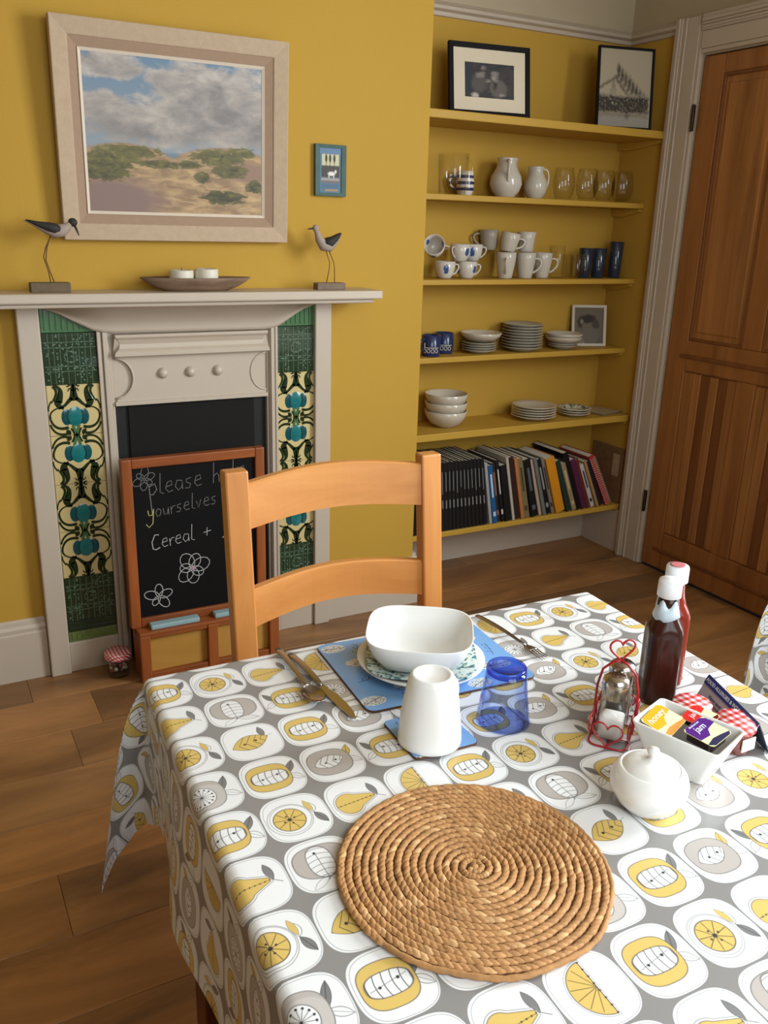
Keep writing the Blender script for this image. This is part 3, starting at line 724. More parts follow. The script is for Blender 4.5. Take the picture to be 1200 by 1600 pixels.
def photo(name, label, loc, rz, lean, w, h, fw_, matw, fm, pm, mm=None):
    t = thing(name, label, 'photograph', loc, rot=(-lean, 0, rz))
    ringframe(w/2, h/2, w/2-fw_, h/2-fw_, .008, -.008, -.006).build('frame', fm, t, loc=(0, 0, h/2), bevel=.0015)
    if matw: ringframe(w/2-fw_, h/2-fw_, w/2-fw_-matw[0], h/2-fw_-matw[1], .004, -.002, -.001).build('mount', mm, t, loc=(0, 0, h/2))
    iw, ih = w/2-fw_-(matw[0] if matw else 0), h/2-fw_-(matw[1] if matw else 0)
    MB().box(-iw, iw, 0, .003, -ih, ih).build('print', pm, t, loc=(0, 0, h/2), uv=lambda c: ((c.x+iw)/(2*iw), (c.z+ih)/(2*ih)))
    MB().xbox(Matrix.Translation((0, .022, h*.3)) @ Matrix.Rotation(-.12, 4, 'X'), .02, .0015, h*.28).build('easel_back', BL2, t)
    return t
BKF = mat('black_frame', (20, 17, 18), .6, spec=.15)
CRD = mat('cream_mount', (214, 200, 174), .8, var=.03)
d = Draw('couple_photo', aa=.06, base=(66, 60, 58), rough=.8, wob=(.13, 9))
d.speck(5, .5, (48, 50, 56)).put(d.box(.08, .5, .12, .5), (48, 52, 62)).put(d.box(.5, .06, .5, .14), (58, 56, 56))
d.put(d.ell(.36, .5, .15, .3), (86, 80, 76)).put(d.ell(.38, .74, .08, .1), (128, 120, 112)).put(d.ell(.33, .86, .13, .06), (54, 50, 48)).put(d.ell(.45, .93, .05, .06), (120, 112, 104))
d.put(d.ell(.74, .36, .17, .26), (98, 92, 86)).put(d.ell(.67, .64, .055, .09), (150, 140, 130)).put(d.ell(.67, .78, .07, .07), (134, 126, 120)).put(d.ell(.67, .44, .035, .1), (40, 34, 34))
d.put(d.ell(.54, .56, .04, .04), (140, 132, 124)).put(d.ell(.27, .13, .06, .07), (186, 178, 168)).put(d.ell(.82, .18, .04, .03), (160, 150, 140))
photo('framed_photo', 'black-framed landscape photograph of two people in a wide cream mount, on the top shelf', (1.672, .15, 1.7685), math.radians(-9), .16, .318, .242, .018, (.044, .045), BKF, d.done(), CRD)
d = Draw('mast_photo', aa=.04, base=(170, 158, 134), rough=.8, wob=(.07, 22))
d.put(d.box(.5, .08, .5, .1), (150, 144, 132)).put(d.box(.5, .28, .5, .11), (128, 118, 102)).put(d.ell(.17, .33, .14, .1), (70, 62, 52)).put(d.ell(.4, .33, .1, .1), (98, 88, 74)).put(d.ell(.6, .3, .07, .14), (72, 64, 54)).put(d.ell(.82, .33, .12, .09), (74, 66, 56))
d.put(d.seg(0, .5, .32, .66, .014), (84, 76, 64)).put(d.seg(.33, .68, .72, .34, .014), (80, 72, 60))
for i in range(8):
    t_ = i/7; d.put(d.ell(.4+.5*t_, .76-.36*t_, .03, .075), (66, 60, 50)).put(d.seg(.36+.5*t_, .66-.36*t_, .4+.5*t_, .72-.36*t_, .02), (92, 84, 72))
for x in (.25, .3, .36): d.put(d.seg(.32, .66, x, .45, .006), (120, 110, 96))
d.speck(28, .44, (150, 140, 122), d.box(.5, .33, .5, .13)).speck(34, .4, (56, 50, 42), d.box(.5, .33, .5, .1))
photo('framed_photo', 'thin black-framed upright photograph of people climbing a spar, right end of the top shelf', (2.282, .125, 1.7685), math.radians(-14), .11, .236, .292, .008, None, BKF, d.done())
d = Draw('portrait_photo', aa=.06, base=(104, 94, 78), rough=.8, wob=(.14, 9))
d.put(d.box(.5, .1, .5, .15), (90, 84, 74)).put(d.ell(.62, .3, .3, .32), (104, 98, 88)).put(d.ell(.52, .62, .22, .16), (108, 96, 80)).put(d.ell(.52, .76, .3, .12), (52, 44, 36)).put(d.ell(.28, .66, .09, .13), (50, 44, 38)).put(d.ell(.33, .7, .04, .06), (140, 130, 112)).put(d.ell(.82, .6, .12, .12), (70, 62, 54)).put(d.ell(.3, .12, .04, .07), (140, 130, 116)).put(d.ell(.4, .1, .035, .05), (150, 140, 126))
photo('small_photo', 'small white-edged portrait photograph leaning at the right end of the plate shelf', (2.335, .262, .9125), math.radians(-20), .18, .155, .175, .012, None, mat('white_card', (200, 190, 172), .7), d.done())

# ================================================================== MANTEL ORNAMENTS
IRN = mat('rusty_wire', (92, 60, 36), .6, .3); BKW = mat('bird_dark_wing', (44, 42, 38), .7, var=.3, scale=60); BGR = mat('bird_grey', (158, 142, 128), .75, var=.15, scale=60)
def bird(label, loc, base, body, wing, beak, legs, hd, col):
    t = thing('wooden_bird', label, 'ornament', loc)
    MB().box(*base).build('base', mat('driftwood_'+col, (104, 88, 66) if col == 'a' else (120, 102, 86), .8, var=.3, scale=50, bump=.4, bscale=90), t, bevel=.002)
    MB().tube([p for p, r in body], [r for p, r in body], 14).build('body', BGR, t)
    for s in (-1, 1):
        MB().tube([(p[0], p[1]+s*r*.55, p[2]) for p, r in wing], [r for p, r in wing], 10, flat=1).build('wing', BKW, t)
    MB().ball(*hd).build('head', BGR if col == 'b' else BKW, t)
    MB().tube([p for p, r in beak], [r for p, r in beak], 8).build('beak', BKW, t)
    for l in legs: MB().tube(l, .0014, 6).build('leg', IRN, t)
    return t
bird('wooden wading bird with hanging beak on the left end of the mantel', (.09, -.085, 1.19), (-.052, .052, -.02, .02, 0, .026),
     [((-.052, 0, .186), .001), ((-.03, 0, .18), .006), ((0, 0, .168), .013), ((.025, 0, .16), .018), ((.045, 0, .163), .017), ((.058, 0, .172), .011), ((.066, 0, .18), .008)],
     [((-.046, 0, .187), .002), ((-.02, 0, .178), .007), ((.006, 0, .171), .0125), ((.026, 0, .166), .0145), ((.036, 0, .164), .011), ((.042, 0, .164), .004)],
     [((.076, -.004, .178), .0035), ((.081, -.006, .165), .003), ((.086, -.007, .15), .0012)],
     [[(.014, -.004, .15), (-.004, -.004, .115), (-.01, -.004, .092), (-.001, -.004, .055), (.003, -.004, .022)], [(.014, .004, .15), (.001, .004, .115), (-.004, .004, .085), (.004, .004, .055), (.014, .004, .022)]],
     ((.073, -.001, .184), .0125, .011, .0115), 'a')
bird('wooden wading bird facing the painting on the right end of the mantel', (.935, -.085, 1.19), (-.05, .048, -.018, .018, 0, .021),
     [((-.052, 0, .182), .006), ((-.045, 0, .172), .0085), ((-.038, 0, .152), .013), ((-.022, 0, .134), .018), ((-.004, 0, .132), .018), ((.015, 0, .146), .012), ((.034, 0, .164), .004)],
     [((-.024, 0, .148), .004), ((-.018, 0, .144), .012), ((-.004, 0, .143), .0155), ((.012, 0, .152), .011), ((.026, 0, .163), .007), ((.036, 0, .171), .003)],
     [((-.056, 0, .184), .003), ((-.068, -.002, .183), .0025), ((-.078, -.003, .181), .001)],
     [[(-.016, -.004, .118), (-.003, -.004, .082), (-.005, -.004, .06), (-.014, -.004, .02)], [(-.002, .004, .118), (.015, .004, .082), (.018, .004, .06), (.018, .004, .02)]],
     ((-.05, 0, .185), .0105, .0095, .0105), 'b')
bw = thing('wooden_dish', 'long shallow wooden dish holding two candles on the mantel', 'dish', (.502, -.085, 1.19))
DSH = wood('dish_wood', (84, 58, 40), (150, 122, 96), 'X', 14, .7, 6)
MB().lathe([(0, 0), (.55, 0), (.75, .012), (.9, .026), (1, .038), (.98, .039), (.86, .028), (.66, .012), (0, .008)], 40, sx=.168, sy=.055).build('body', DSH, bw)
WAX = mat('candle_wax', (214, 206, 186), .5, var=.08, scale=30)
for i, (x, lab) in enumerate(((.457, 'left'), (.532, 'right'))):
    c = thing('candle', 'squat white candle on the %s side of the wooden mantel dish' % lab, 'candle', (x, -.085, 1.2035), group='candles in the wooden dish')
    MB().lathe([(0, 0), (.034, 0), (.035, .003), (.035, .042+i*.004), (.034, .045+i*.004), (.03, .046+i*.004), (.025, .041), (0, .04)], 28, shape=lambda a, z: 1+.02*math.sin(3*a) if z > .03 else 1).build('wax', WAX, c)
    MB().tube([(0, 0, .039), (.001, 0, .051)], .001, 6).build('wick', BKW, c)

# ================================================================== CROCKERY
def mugobj(name, label, loc, rz, prof, m, cat='mug', hz=(.02, .075), hr=.032, group=None, up=True, tilt=None, hm=None, ht=.0045):
    t = thing(name, label, cat, loc, rz, group)
    if tilt: t.rotation_euler = tilt
    h = prof[-1][1]; th = .0035
    full = prof+[(prof[-1][0]-th*.5, h+.0008)]+[(max(r-th, .0), max(z, .005)) for r, z in reversed(prof[1:])]+[(0, .005)]
    MB().lathe([(0, 0)]+full, 36).build('body', m, t)
    def rad(z):
        for (r0, z0), (r1, z1) in zip(prof, prof[1:]):
            if z0 <= z <= z1: return r0+(r1-r0)*(z-z0)/max(z1-z0, 1e-6)
        return prof[-1][0]
    r1, r0 = rad(hz[1]), rad(hz[0])
    pts = bez((r1-.003, 0, hz[1]), (r1+hr*1.25, 0, hz[1]+.006), (r0+hr*1.15, 0, hz[0]+(hz[1]-hz[0])*.25), (r0-.003, 0, hz[0]), 14)
    MB().tube(pts, ht, 8).build('handle', hm or m, t)
    return t
MUGP = [(.026, 0), (.0275, .002), (.031, .02), (.036, .05), (.039, .075), (.04, .098)]
CUPP = [(.022, 0), (.026, .004), (.034, .018), (.038, .035), (.04, .062)]
SHM = mat('shelf_mug_glaze', (196, 187, 172), .2, coat=.3, var=.02)
def printed_cup(name, th0):
    m = mat(name, (204, 196, 184), .2, coat=.3); nt = m.node_tree; tc = nt.nodes.new('ShaderNodeTexCoord'); sp = nt.nodes.new('ShaderNodeSeparateXYZ'); nt.links.new(tc.outputs['Object'], sp.inputs[0])
    x, y, z = (Fl(nt, sp.outputs[i]) for i in range(3)); a = (y.op('ARCTAN2', x)+th0); a = ((a*(3/(2*PI))).op('FRACT')-.5)*.07; b = z-.034
    no = nt.nodes.new('ShaderNodeTexNoise'); no.inputs['Scale'].default_value = 120; nt.links.new(tc.outputs['Object'], no.inputs['Vector'])
    f = ((a*a*3+b*b).sqrt()-.017+(Fl(nt, no.outputs['Fac'])-.5)*.018)*-400
    mx = nt.nodes.new('ShaderNodeMixRGB'); c = nt.nodes.new('ShaderNodeClamp'); nt.links.new(f.v, c.inputs[0]); nt.links.new(c.outputs[0], mx.inputs[0])
    p = nt.nodes['Principled BSDF']; old = p.inputs['Base Color'].links[0].from_socket; nt.links.new(old, mx.inputs[1]); mx.inputs[2].default_value = lin(52, 84, 132); nt.links.new(mx.outputs[0], p.inputs['Base Color'])
    return m
PC = printed_cup('blue_flower_cup', .6); PC2 = printed_cup('blue_flower_cup_b', 1.7)
S3 = 1.2025
cg = 'blue flowered white cups on the mug shelf'
mugobj('teacup', 'blue flowered white cup at the bottom left of the cup pile', (1.566, .235, S3), math.radians(-20), CUPP, PC, 'cup', (.012, .052), .02, cg, ht=.003)
mugobj('teacup', 'blue flowered white cup, lower right of the cup pile with handle to the right', (1.665, .235, S3), math.radians(-30), CUPP, PC2, 'cup', (.012, .052), .02, cg, ht=.003)
mugobj('teacup', 'white cup resting on top of the lower cups, its handle to the left', (1.632, .235, S3+.063), math.radians(200), CUPP, PC2, 'cup', (.012, .052), .02, cg, ht=.003)
mugobj('teacup', 'white cup with blue flower stacked above and behind, handle to the right', (1.712, .272, S3+.063), math.radians(-30), CUPP, PC, 'cup', (.012, .052), .02, cg, ht=.003)
mugobj('teacup', 'white cup tipped on its side on top of the left of the cup pile', (1.53, .255, S3+.10), 0, CUPP, PC, 'cup', (.012, .052), .02, cg, tilt=(math.radians(68), 0, math.radians(-35)), ht=.003)
mg = 'plain white mugs stacked in the middle of the mug shelf'
mugobj('mug', 'tall white mug on the shelf, leftmost of the lower row with handle to the front', (1.848, .235, S3), math.radians(-125), MUGP, SHM, group=mg)
mugobj('mug', 'tall white mug on the shelf, middle of the lower row with handle to the right', (1.945, .235, S3), math.radians(-25), MUGP, SHM, group=mg)
mugobj('mug', 'tall white mug, rightmost of the lower row beside the clear tumblers', (2.04, .25, S3), math.radians(-25), MUGP, SHM, group=mg)
mugobj('mug', 'white mug leaning over on top of the lower mugs, centre of the pile', (1.852, .235, S3+.101), math.radians(-140), [(.026, 0), (.0275, .002), (.031, .02), (.036, .045), (.039, .07)], SHM, group=mg, hz=(.015, .055), tilt=(0, math.radians(9), math.radians(-20)))
mugobj('mug', 'greyish mug at the back left on top of the mug pile', (1.80, .292, S3+.105), math.radians(160), [(.028, 0), (.0295, .002), (.032, .02), (.036, .05), (.038, .075)], mat('grey_mug', (150, 140, 124), .3), group=mg, hz=(.015, .06))
mugobj('mug', 'white mug standing on the middle lower mug, open top showing', (1.944, .24, S3+.101), math.radians(60), [(.028, 0), (.0295, .002), (.031, .02), (.034, .05), (.038, .075)], SHM, group=mg, hz=(.015, .06))
MB().lathe([(0, 0), (.04, 0), (.04, .1), (.036, .102), (0, .103)], 20).build('x', SHM) if 0 else None
def tumbler(label, loc, r, h, m, group, cat='glass', hexa=0, name='tumbler', th=.003, taper=.85):
    sh = (lambda a, z: 1-.03*abs(math.sin(hexa*a/2))) if hexa else None
    t = MB().lathe([(0, 0), (r*taper*.95, 0), (r*taper, .002), (r, h), (r-th*.5, h+.001), (r-th, h), (r*taper-th, .012), (0, .010)], 32, shape=sh).build(name, m, None, loc=loc)
    return tag(t, label, cat, group)
SMK = mat('smoky_blue_glass', (44, 56, 76), .08, trans=.35, coat=.5)
SG = thin_glass('thin_clear_glass', (.99, .99, .985), (.90, .90, .88))
tumbler('tall clear tumbler behind the mugs on the mug shelf', (2.125, .265, S3), .034, .125, SG, 'clear tumblers on the mug shelf')
tumbler('short clear tumbler left of the dark blue glasses on the mug shelf', (2.19, .215, S3), .031, .092, SG, 'clear tumblers on the mug shelf')
bg = 'dark blue glasses at the right of the mug shelf'
tumbler('dark blue glass, leftmost of three on the mug shelf', (2.25, .235, S3), .029, .118, SMK, bg, hexa=8)
tumbler('dark blue glass, middle of three on the mug shelf', (2.322, .235, S3), .031, .118, SMK, bg, hexa=8)
tumbler('tallest dark blue glass at the right end of the mug shelf', (2.405, .225, S3), .031, .146, SMK, bg, hexa=8)
# jug shelf
S2_ = 1.5025
t = thing('glass_measuring_jug', 'clear glass jug at the left end of the jug shelf', 'jug', (1.575, .225, S2_))
MB().lathe([(0, 0), (.048, 0), (.052, .004), (.056, .07), (.058, .142), (.0565, .143), (.0545, .142), (.0525, .07), (.048, .008), (0, .007)], 36).build('body', SG, t)
MB().tube(bez((.053, -.012, .125), (.09, -.02, .13), (.09, -.02, .03), (.051, -.012, .025), 12), .005, 8).build('handle', SG, t, rot=(0, 0, -.9))
d = Draw('cornish_stripe', coord='Object', aa=.0005, base=(222, 214, 200), rough=.25, coat=.3)
sp2 = d.nt.nodes.new('ShaderNodeSeparateXYZ'); d.nt.links.new(d.src, sp2.inputs[0]); z_ = Fl(d.nt, sp2.outputs[2])
for zz in (.024, .046, .068): d.put((z_-zz).abs()-.0055, (44, 50, 84))
mugobj('striped_mug', 'blue and white striped mug behind the clear glass jug', (1.664, .275, S2_), math.radians(150), [(.024, 0), (.027, .003), (.033, .025), (.034, .05), (.03, .075), (.028, .088)], d.done(), hz=(.02, .07))
t = thing('jug', 'large round white jug, the taller of two on the second shelf', 'jug', (1.826, .24, S2_))
JP = [(0, 0), (.034, 0), (.036, .003), (.053, .022), (.062, .048), (.058, .075), (.044, .1), (.035, .118), (.035, .132), (.039, .141), (.0375, .142), (.033, .132), (.033, .118), (.042, .1), (.055, .075), (.058, .05), (.05, .024), (.03, .008), (0, .007)]
spt = lambda a, z: 1+(.28*max(0, math.cos(a))**8 if z > .115 else 0)
MB().lathe(JP, 40, shape=spt).build('body', SHM, t, rot=(0, 0, 0))
MB().tube(bez((.033, 0, .132), (.068, 0, .135), (.075, 0, .09), (.056, 0, .052), 14), .0055, 8).build('handle', SHM, t, rot=(0, 0, math.radians(-118)))
t = thing('jug', 'smaller white jug with handle to the right, beside the clear glasses', 'jug', (1.965, .235, S2_))
MB().lathe([(r*.74, z*.83) for r, z in JP], 36, shape=lambda a, z: 1+(.25*max(0, math.cos(a-2.6))**8 if z > .095 else 0)).build('body', SHM, t)
MB().tube(bez((.025, 0, .108), (.055, 0, .118), (.058, 0, .06), (.036, 0, .03), 14), .0042, 8).build('handle', SHM, t, rot=(0, 0, math.radians(-20)))
def goblet(loc, label, s=1.0):
    t = tag(MB().lathe([(0, 0), (.026*s, 0), (.027*s, .002), (.03*s, .004), (.038*s, .022), (.044*s, .05), (.044*s, .075), (.039*s, .1), (.035*s, .122), (.034*s, .1225), (.0345*s, .121), (.038*s, .1), (.0428*s, .075), (.0428*s, .05), (.036*s, .024), (.027*s, .009), (0, .008)], 32).build('stemless_glass', SG, None, loc=loc), label, 'glass', 'round clear glasses right of the jugs')
    return t
goblet((2.112, .245, S2_), 'round clear glass nearest the small white jug')
goblet((2.205, .215, S2_), 'second round clear glass from the small white jug')
goblet((2.313, .235, S2_), 'third round clear glass from the small white jug')
goblet((2.412, .235, S2_), 'round clear glass at the right end of the jug shelf')
# plate shelf
S4_ = .9125
NV = mat('navy_glaze', (34, 46, 86), .25, coat=.3); CRW = mat('cream_slip', (210, 200, 180), .4)
for i, (x, y, lab) in enumerate(((1.510, .222, 'navy blue mug with a white train motif at the left end of the plate shelf'), (1.603, .275, 'navy blue mug half hidden behind its twin on the plate shelf'))):
    t = mugobj('navy_mug', lab, (x, y, S4_), math.radians(200), [(.034, 0), (.0355, .003), (.037, .03), (.037, .08)], NV, hz=(.02, .065), group='navy blue mugs')
    mb = MB()
    for k_ in range(4):
        a = math.radians(-100-10+k_*24); mb.tube([((.0375)*math.cos(a+b), .0375*math.sin(a+b), .022+.007*math.cos(c)) for b, c in [(.16*math.sin(q), q) for q in [i2*PI/5 for i2 in range(10)]]], .0013, 5, closed=True)
    mb.tube([(.0375*math.cos(math.radians(-112)), .0375*math.sin(math.radians(-112)), z) for z in (.03, .04, .052)], .0016, 5).tube([(.0375*math.cos(math.radians(a)), .0375*math.sin(math.radians(a)), .034) for a in range(-118, -20, 8)], .0016, 5)
    mb.build('motif', CRW, t, rot=(0, 0, math.radians(112)))['kind'] = 'stuff'
def plate_prof(r, h, th=.004): return [(0, 0), (r*.55, 0), (r*.58, .001), (r*.72, h*.45), (r, h), (r, h+.0015), (r*.97, h+th*.6), (r*.72, h*.45+th), (r*.58, th), (0, th)]
def bowl_prof(r, h, th=.004): return [(0, 0), (r*.42, 0), (r*.45, .003), (r*.72, h*.22), (r*.92, h*.6), (r, h), (r-th*.5, h+.001), (r-th, h), (r*.9-th, h*.6), (r*.68-th*.5, h*.26), (r*.4, .008), (0, .0075)]
GRP = mat('pale_grey_plate', (164, 157, 140), .25, coat=.3, var=.03); WPL = mat('cream_plate', (192, 181, 162), .25, coat=.3, var=.02)
def stack(x, y, z, r, hs, prof, name, cat, labels, group, m, steps, jit=.002, n=40):
    rnd = random.Random(int(x*1000)); me = None; zz = z
    for i, lb in enumerate(labels):
        loc = (x+rnd.uniform(-jit, jit), y+rnd.uniform(-jit, 0), zz)
        if me is None: o = MB().lathe(prof(r, hs), n).build(name, m, None, loc=loc); me = o
        else: o = me.copy(); C.objects.link(o); o.location = loc
        tag(o, lb, cat, group); zz += steps[i] if isinstance(steps, list) else steps
    return zz
ordw = ['lowest', 'second', 'third', 'fourth', 'fifth', 'sixth', 'seventh', 'topmost']
z = stack(1.748, .243, S4_, .07, .014, plate_prof, 'side_plate', 'plate', ['%s side plate under the wide bowl on the plate shelf' % s for s in ('lowest', 'second', 'third', 'upper')], 'side plates under the wide bowl', GRP, .0095)
tag(MB().lathe(bowl_prof(.083, .036), 40).build('serving_bowl', WPL, None, loc=(1.757, .243, z+.006)), 'wide white bowl on top of the small stack of side plates', 'bowl')
stack(1.96, .241, S4_, .085, .018, plate_prof, 'dinner_plate', 'plate', ['%s plate of the tall dinner plate stack' % s for s in ('lowest', 'second', 'third', 'fourth', 'fifth', 'sixth', 'seventh', 'eighth', 'topmost')], 'tall stack of dinner plates', GRP, .0115)
z = stack(2.17, .235, S4_, .062, .016, plate_prof, 'saucer_plate', 'plate', ['lower small plate beneath the cream bowls', 'upper small plate beneath the cream bowls'], 'small plates beneath the cream bowls', GRP, .009)
stack(2.175, .235, z+.003, .078, .03, bowl_prof, 'shallow_bowl', 'bowl', ['lower of the two shallow cream bowls beside the small portrait', 'upper of the two shallow cream bowls beside the small portrait'], 'two shallow cream bowls', WPL, .014)
# low shelf
S5_ = .6325
stack(1.583, .205, S5_, .086, .065, bowl_prof, 'cereal_bowl', 'bowl', ['bottom white bowl of the stack of three at the left of the lower shelf', 'middle white bowl of the stack of three', 'top white bowl of the stack of three'], 'stack of three white bowls', WPL, .034)
stack(2.01, .19, S5_, .094, .018, plate_prof, 'cream_plate', 'plate', ['%s cream plate of the pile in the middle of the lower shelf' % s for s in ('lowest', 'second', 'third', 'fourth', 'topmost')], 'pile of cream plates on the lower shelf', WPL, .0105)
d = Draw('flower_plate', coord='Object', aa=.002, base=(206, 198, 184), rough=.3, coat=.3)
d.speck(60, .56, (60, 78, 84), d.ell(0, 0, .07, .07)).speck(75, .6, (120, 140, 90), d.ell(0, 0, .07, .07))
z = stack(2.225, .185, S5_, .07, .014, plate_prof, 'small_plate', 'plate', ['lowest small plate right of the cream plates', 'second small plate right of the cream plates'], 'small plates under the flowered plate', WPL, .0095)
tag(MB().lathe(plate_prof(.072, .014), 36).build('flower_plate', d.done(), None, loc=(2.225, .185, z+.0005)), 'small plate with dark flower pattern on top of the little pile', 'plate')
t = thing('trivet', 'thin patterned square mat at the right end of the lower shelf', 'mat', (2.385, .2, S5_), .2)
MB().box(-.07, .07, -.07, .07, 0, .006).build('board', mat('mat_brown', (120, 104, 74), .6, var=.3, scale=60), t, bevel=.002)
MB().box(-.062, .062, -.062, .062, .006, .0075).build('face', mat('mat_face', (168, 152, 118), .5, var=.3, scale=45), t)

# ================================================================== BOOKS
S6_ = .2265
def book(name, label, x, th, h, dep, lean, col, group, yf=.1, spine=None, bar=None, cat='book', page=(214, 204, 182)):
    t = thing(name, label, cat, (x, yf, S6_), rot=(0, -math.radians(lean), 0), group=group)
    cm_ = mat('cover_%d_%d_%d' % col, col, .35, var=.08, scale=40)
    c_ = .0012 if th < .014 else .0025
    MB().box(0, c_, 0, dep, 0, h).box(th-c_, th, 0, dep, 0, h).box(c_, th-c_, 0, c_, 0, h).build('cover', cm_, t, bevel=.0008)
    MB().box(c_, th-c_, c_+.0003, dep-.003, .003, h-.003).build('pages', mat('page_%d' % page[0], page, .8, var=.08, scale=200), t)
    if bar:
        mb = MB()
        for (z0, z1, w_) in bar: mb.box(th*(.5-w_/2), th*(.5+w_/2), -.0006, 0, h*z0, h*z1)
        mb.build('spine_print', mat('spine_%d_%d_%d' % (spine or (170, 170, 166)), spine or (170, 170, 166), .5), t)['kind'] = 'stuff'
    return t
x = 1.352; prev = None
def nextx(th, h, lean):
    global x, prev
    if prev:
        xp, tp, hp, lp = prev; a, b = math.tan(math.radians(lp)), math.tan(math.radians(lean))
        x = xp+tp/math.cos(math.radians(lp))+min(hp, h)*max(0, b-a)*.98+.0006
    prev = (x, th, h, lean); return x
rb = random.Random(4)
nmag = 22
for i in range(nmag):
    th, h = .0165, .288+rb.uniform(-.002, .002); ln = 4.5+max(0, i-12)*.35
    if x > 1.75: break
    xx = nextx(th, h, ln)
    o_ = rb.choice([.5, .52, .56, .6])
    side = ('first of the black run from the chimney corner', 'second', 'third', 'fourth', 'fifth', 'sixth', 'seventh', 'eighth', 'ninth', 'tenth', 'eleventh', 'twelfth', 'thirteenth', 'fourteenth', 'fifteenth', 'sixteenth', 'seventeenth', 'eighteenth', 'nineteenth', 'twentieth', 'twenty-first', 'twenty-second', 'twenty-third')[i]+('' if i == 0 else ' of the black run from the chimney corner')
    book('magazine', 'slim black magazine with pale spine lettering, '+side, xx, th, h, .215, ln, (22, 22, 22), 'matching run of black magazines', .1, (134, 134, 132), [(.33, .45, .26), (o_+.02, .86, .15)])
BW_ = 1.13
B = [('slim pale grey', .012, .27, (150, 152, 150), 10, None), ('bright blue', .02, .255, (30, 84, 130), 10.5, (190, 200, 210)), ('dark brown', .016, .262, (44, 34, 28), 11, (150, 90, 60)),
     ('thin black with white edge', .014, .275, (26, 26, 26), 11.5, (200, 196, 186)), ('black glossy', .028, .25, (22, 22, 24), 11.5, None), ('pale stone', .011, .285, (176, 168, 152), 12, None),
     ('dark chocolate', .024, .28, (50, 32, 28), 12.5, None), ('orange tan', .014, .275, (176, 112, 66), 13, None), ('olive tan', .024, .27, (118, 104, 72), 13.5, (70, 60, 40)),
     ('wide black', .03, .265, (22, 24, 22), 15, (80, 84, 90)), ('pale pink', .013, .262, (176, 150, 134), 16.5, None), ('slate grey', .015, .27, (104, 108, 100), 17, None), ('thin black', .02, .262, (24, 24, 26), 18, (140, 140, 134)),
     ('mottled grey', .014, .262, (120, 112, 100), 18.5, (40, 40, 40)), ('fat orange yellow', .04, .262, (204, 134, 30), 19, None), ('dark green', .022, .25, (34, 52, 46), 21, None), ('cream paperback', .02, .235, (150, 130, 92), 22, (190, 170, 130)),
     ('tall matt black', .022, .285, (20, 20, 22), 22.2, None), ('purple', .024, .248, (82, 34, 62), 22.5, None), ('maroon', .014, .248, (104, 44, 32), 23, None), ('white and black', .018, .22, (188, 180, 178), 24, (40, 34, 34)), ('slim tan', .011, .24, (166, 130, 76), 25, None),
     ('dark navy', .018, .235, (26, 30, 44), 26, None)]
for (cn, th, h, col, ln, spc) in B:
    th *= BW_
    xx = nextx(th, h, ln)
    book('book', '%s book leaning left on the lowest alcove shelf' % cn, xx, th, h, .2+rb.uniform(-.01, .02), ln, col, 'mixed books on the lowest shelf', .1+rb.uniform(-.004, .006), spc, [(.12, .2, .5), (.45, .85, .35)] if spc else None)
xx = nextx(.026, .268, 29)
t = book('ring_binder', 'red and cream spiral bound book, last of the leaning row at the right', xx, .026, .268, .2, 29, (168, 44, 44), 'mixed books on the lowest shelf', .102)
mb = MB()
for i in range(22): mb.tube([(.013+.016*math.cos(a), -.004+.006*math.sin(a), .012+i*.0115) for a in [q*PI/4 for q in range(8)]], .001, 4, closed=True)
q = mb.build('spiral', mat('cream_spiral', (214, 200, 182), .5), t); q['kind'] = 'stuff'
XEND = xx; print('XEND', xx)
t = thing('photo_album', 'brown album with a pale label standing against the right side of the alcove', 'album', (2.459, .1, S6_), rot=(0, math.radians(1), 0))
MB().box(-.005, .004, 0, .2, 0, .25).build('cover', mat('album_brown', (122, 92, 60), .6, var=.3, scale=40), t, bevel=.004)
MB().box(-.0062, -.005, .02, .06, .12, .22).build('label_patch', mat('album_patch', (176, 150, 118), .6, var=.2, scale=60), t)

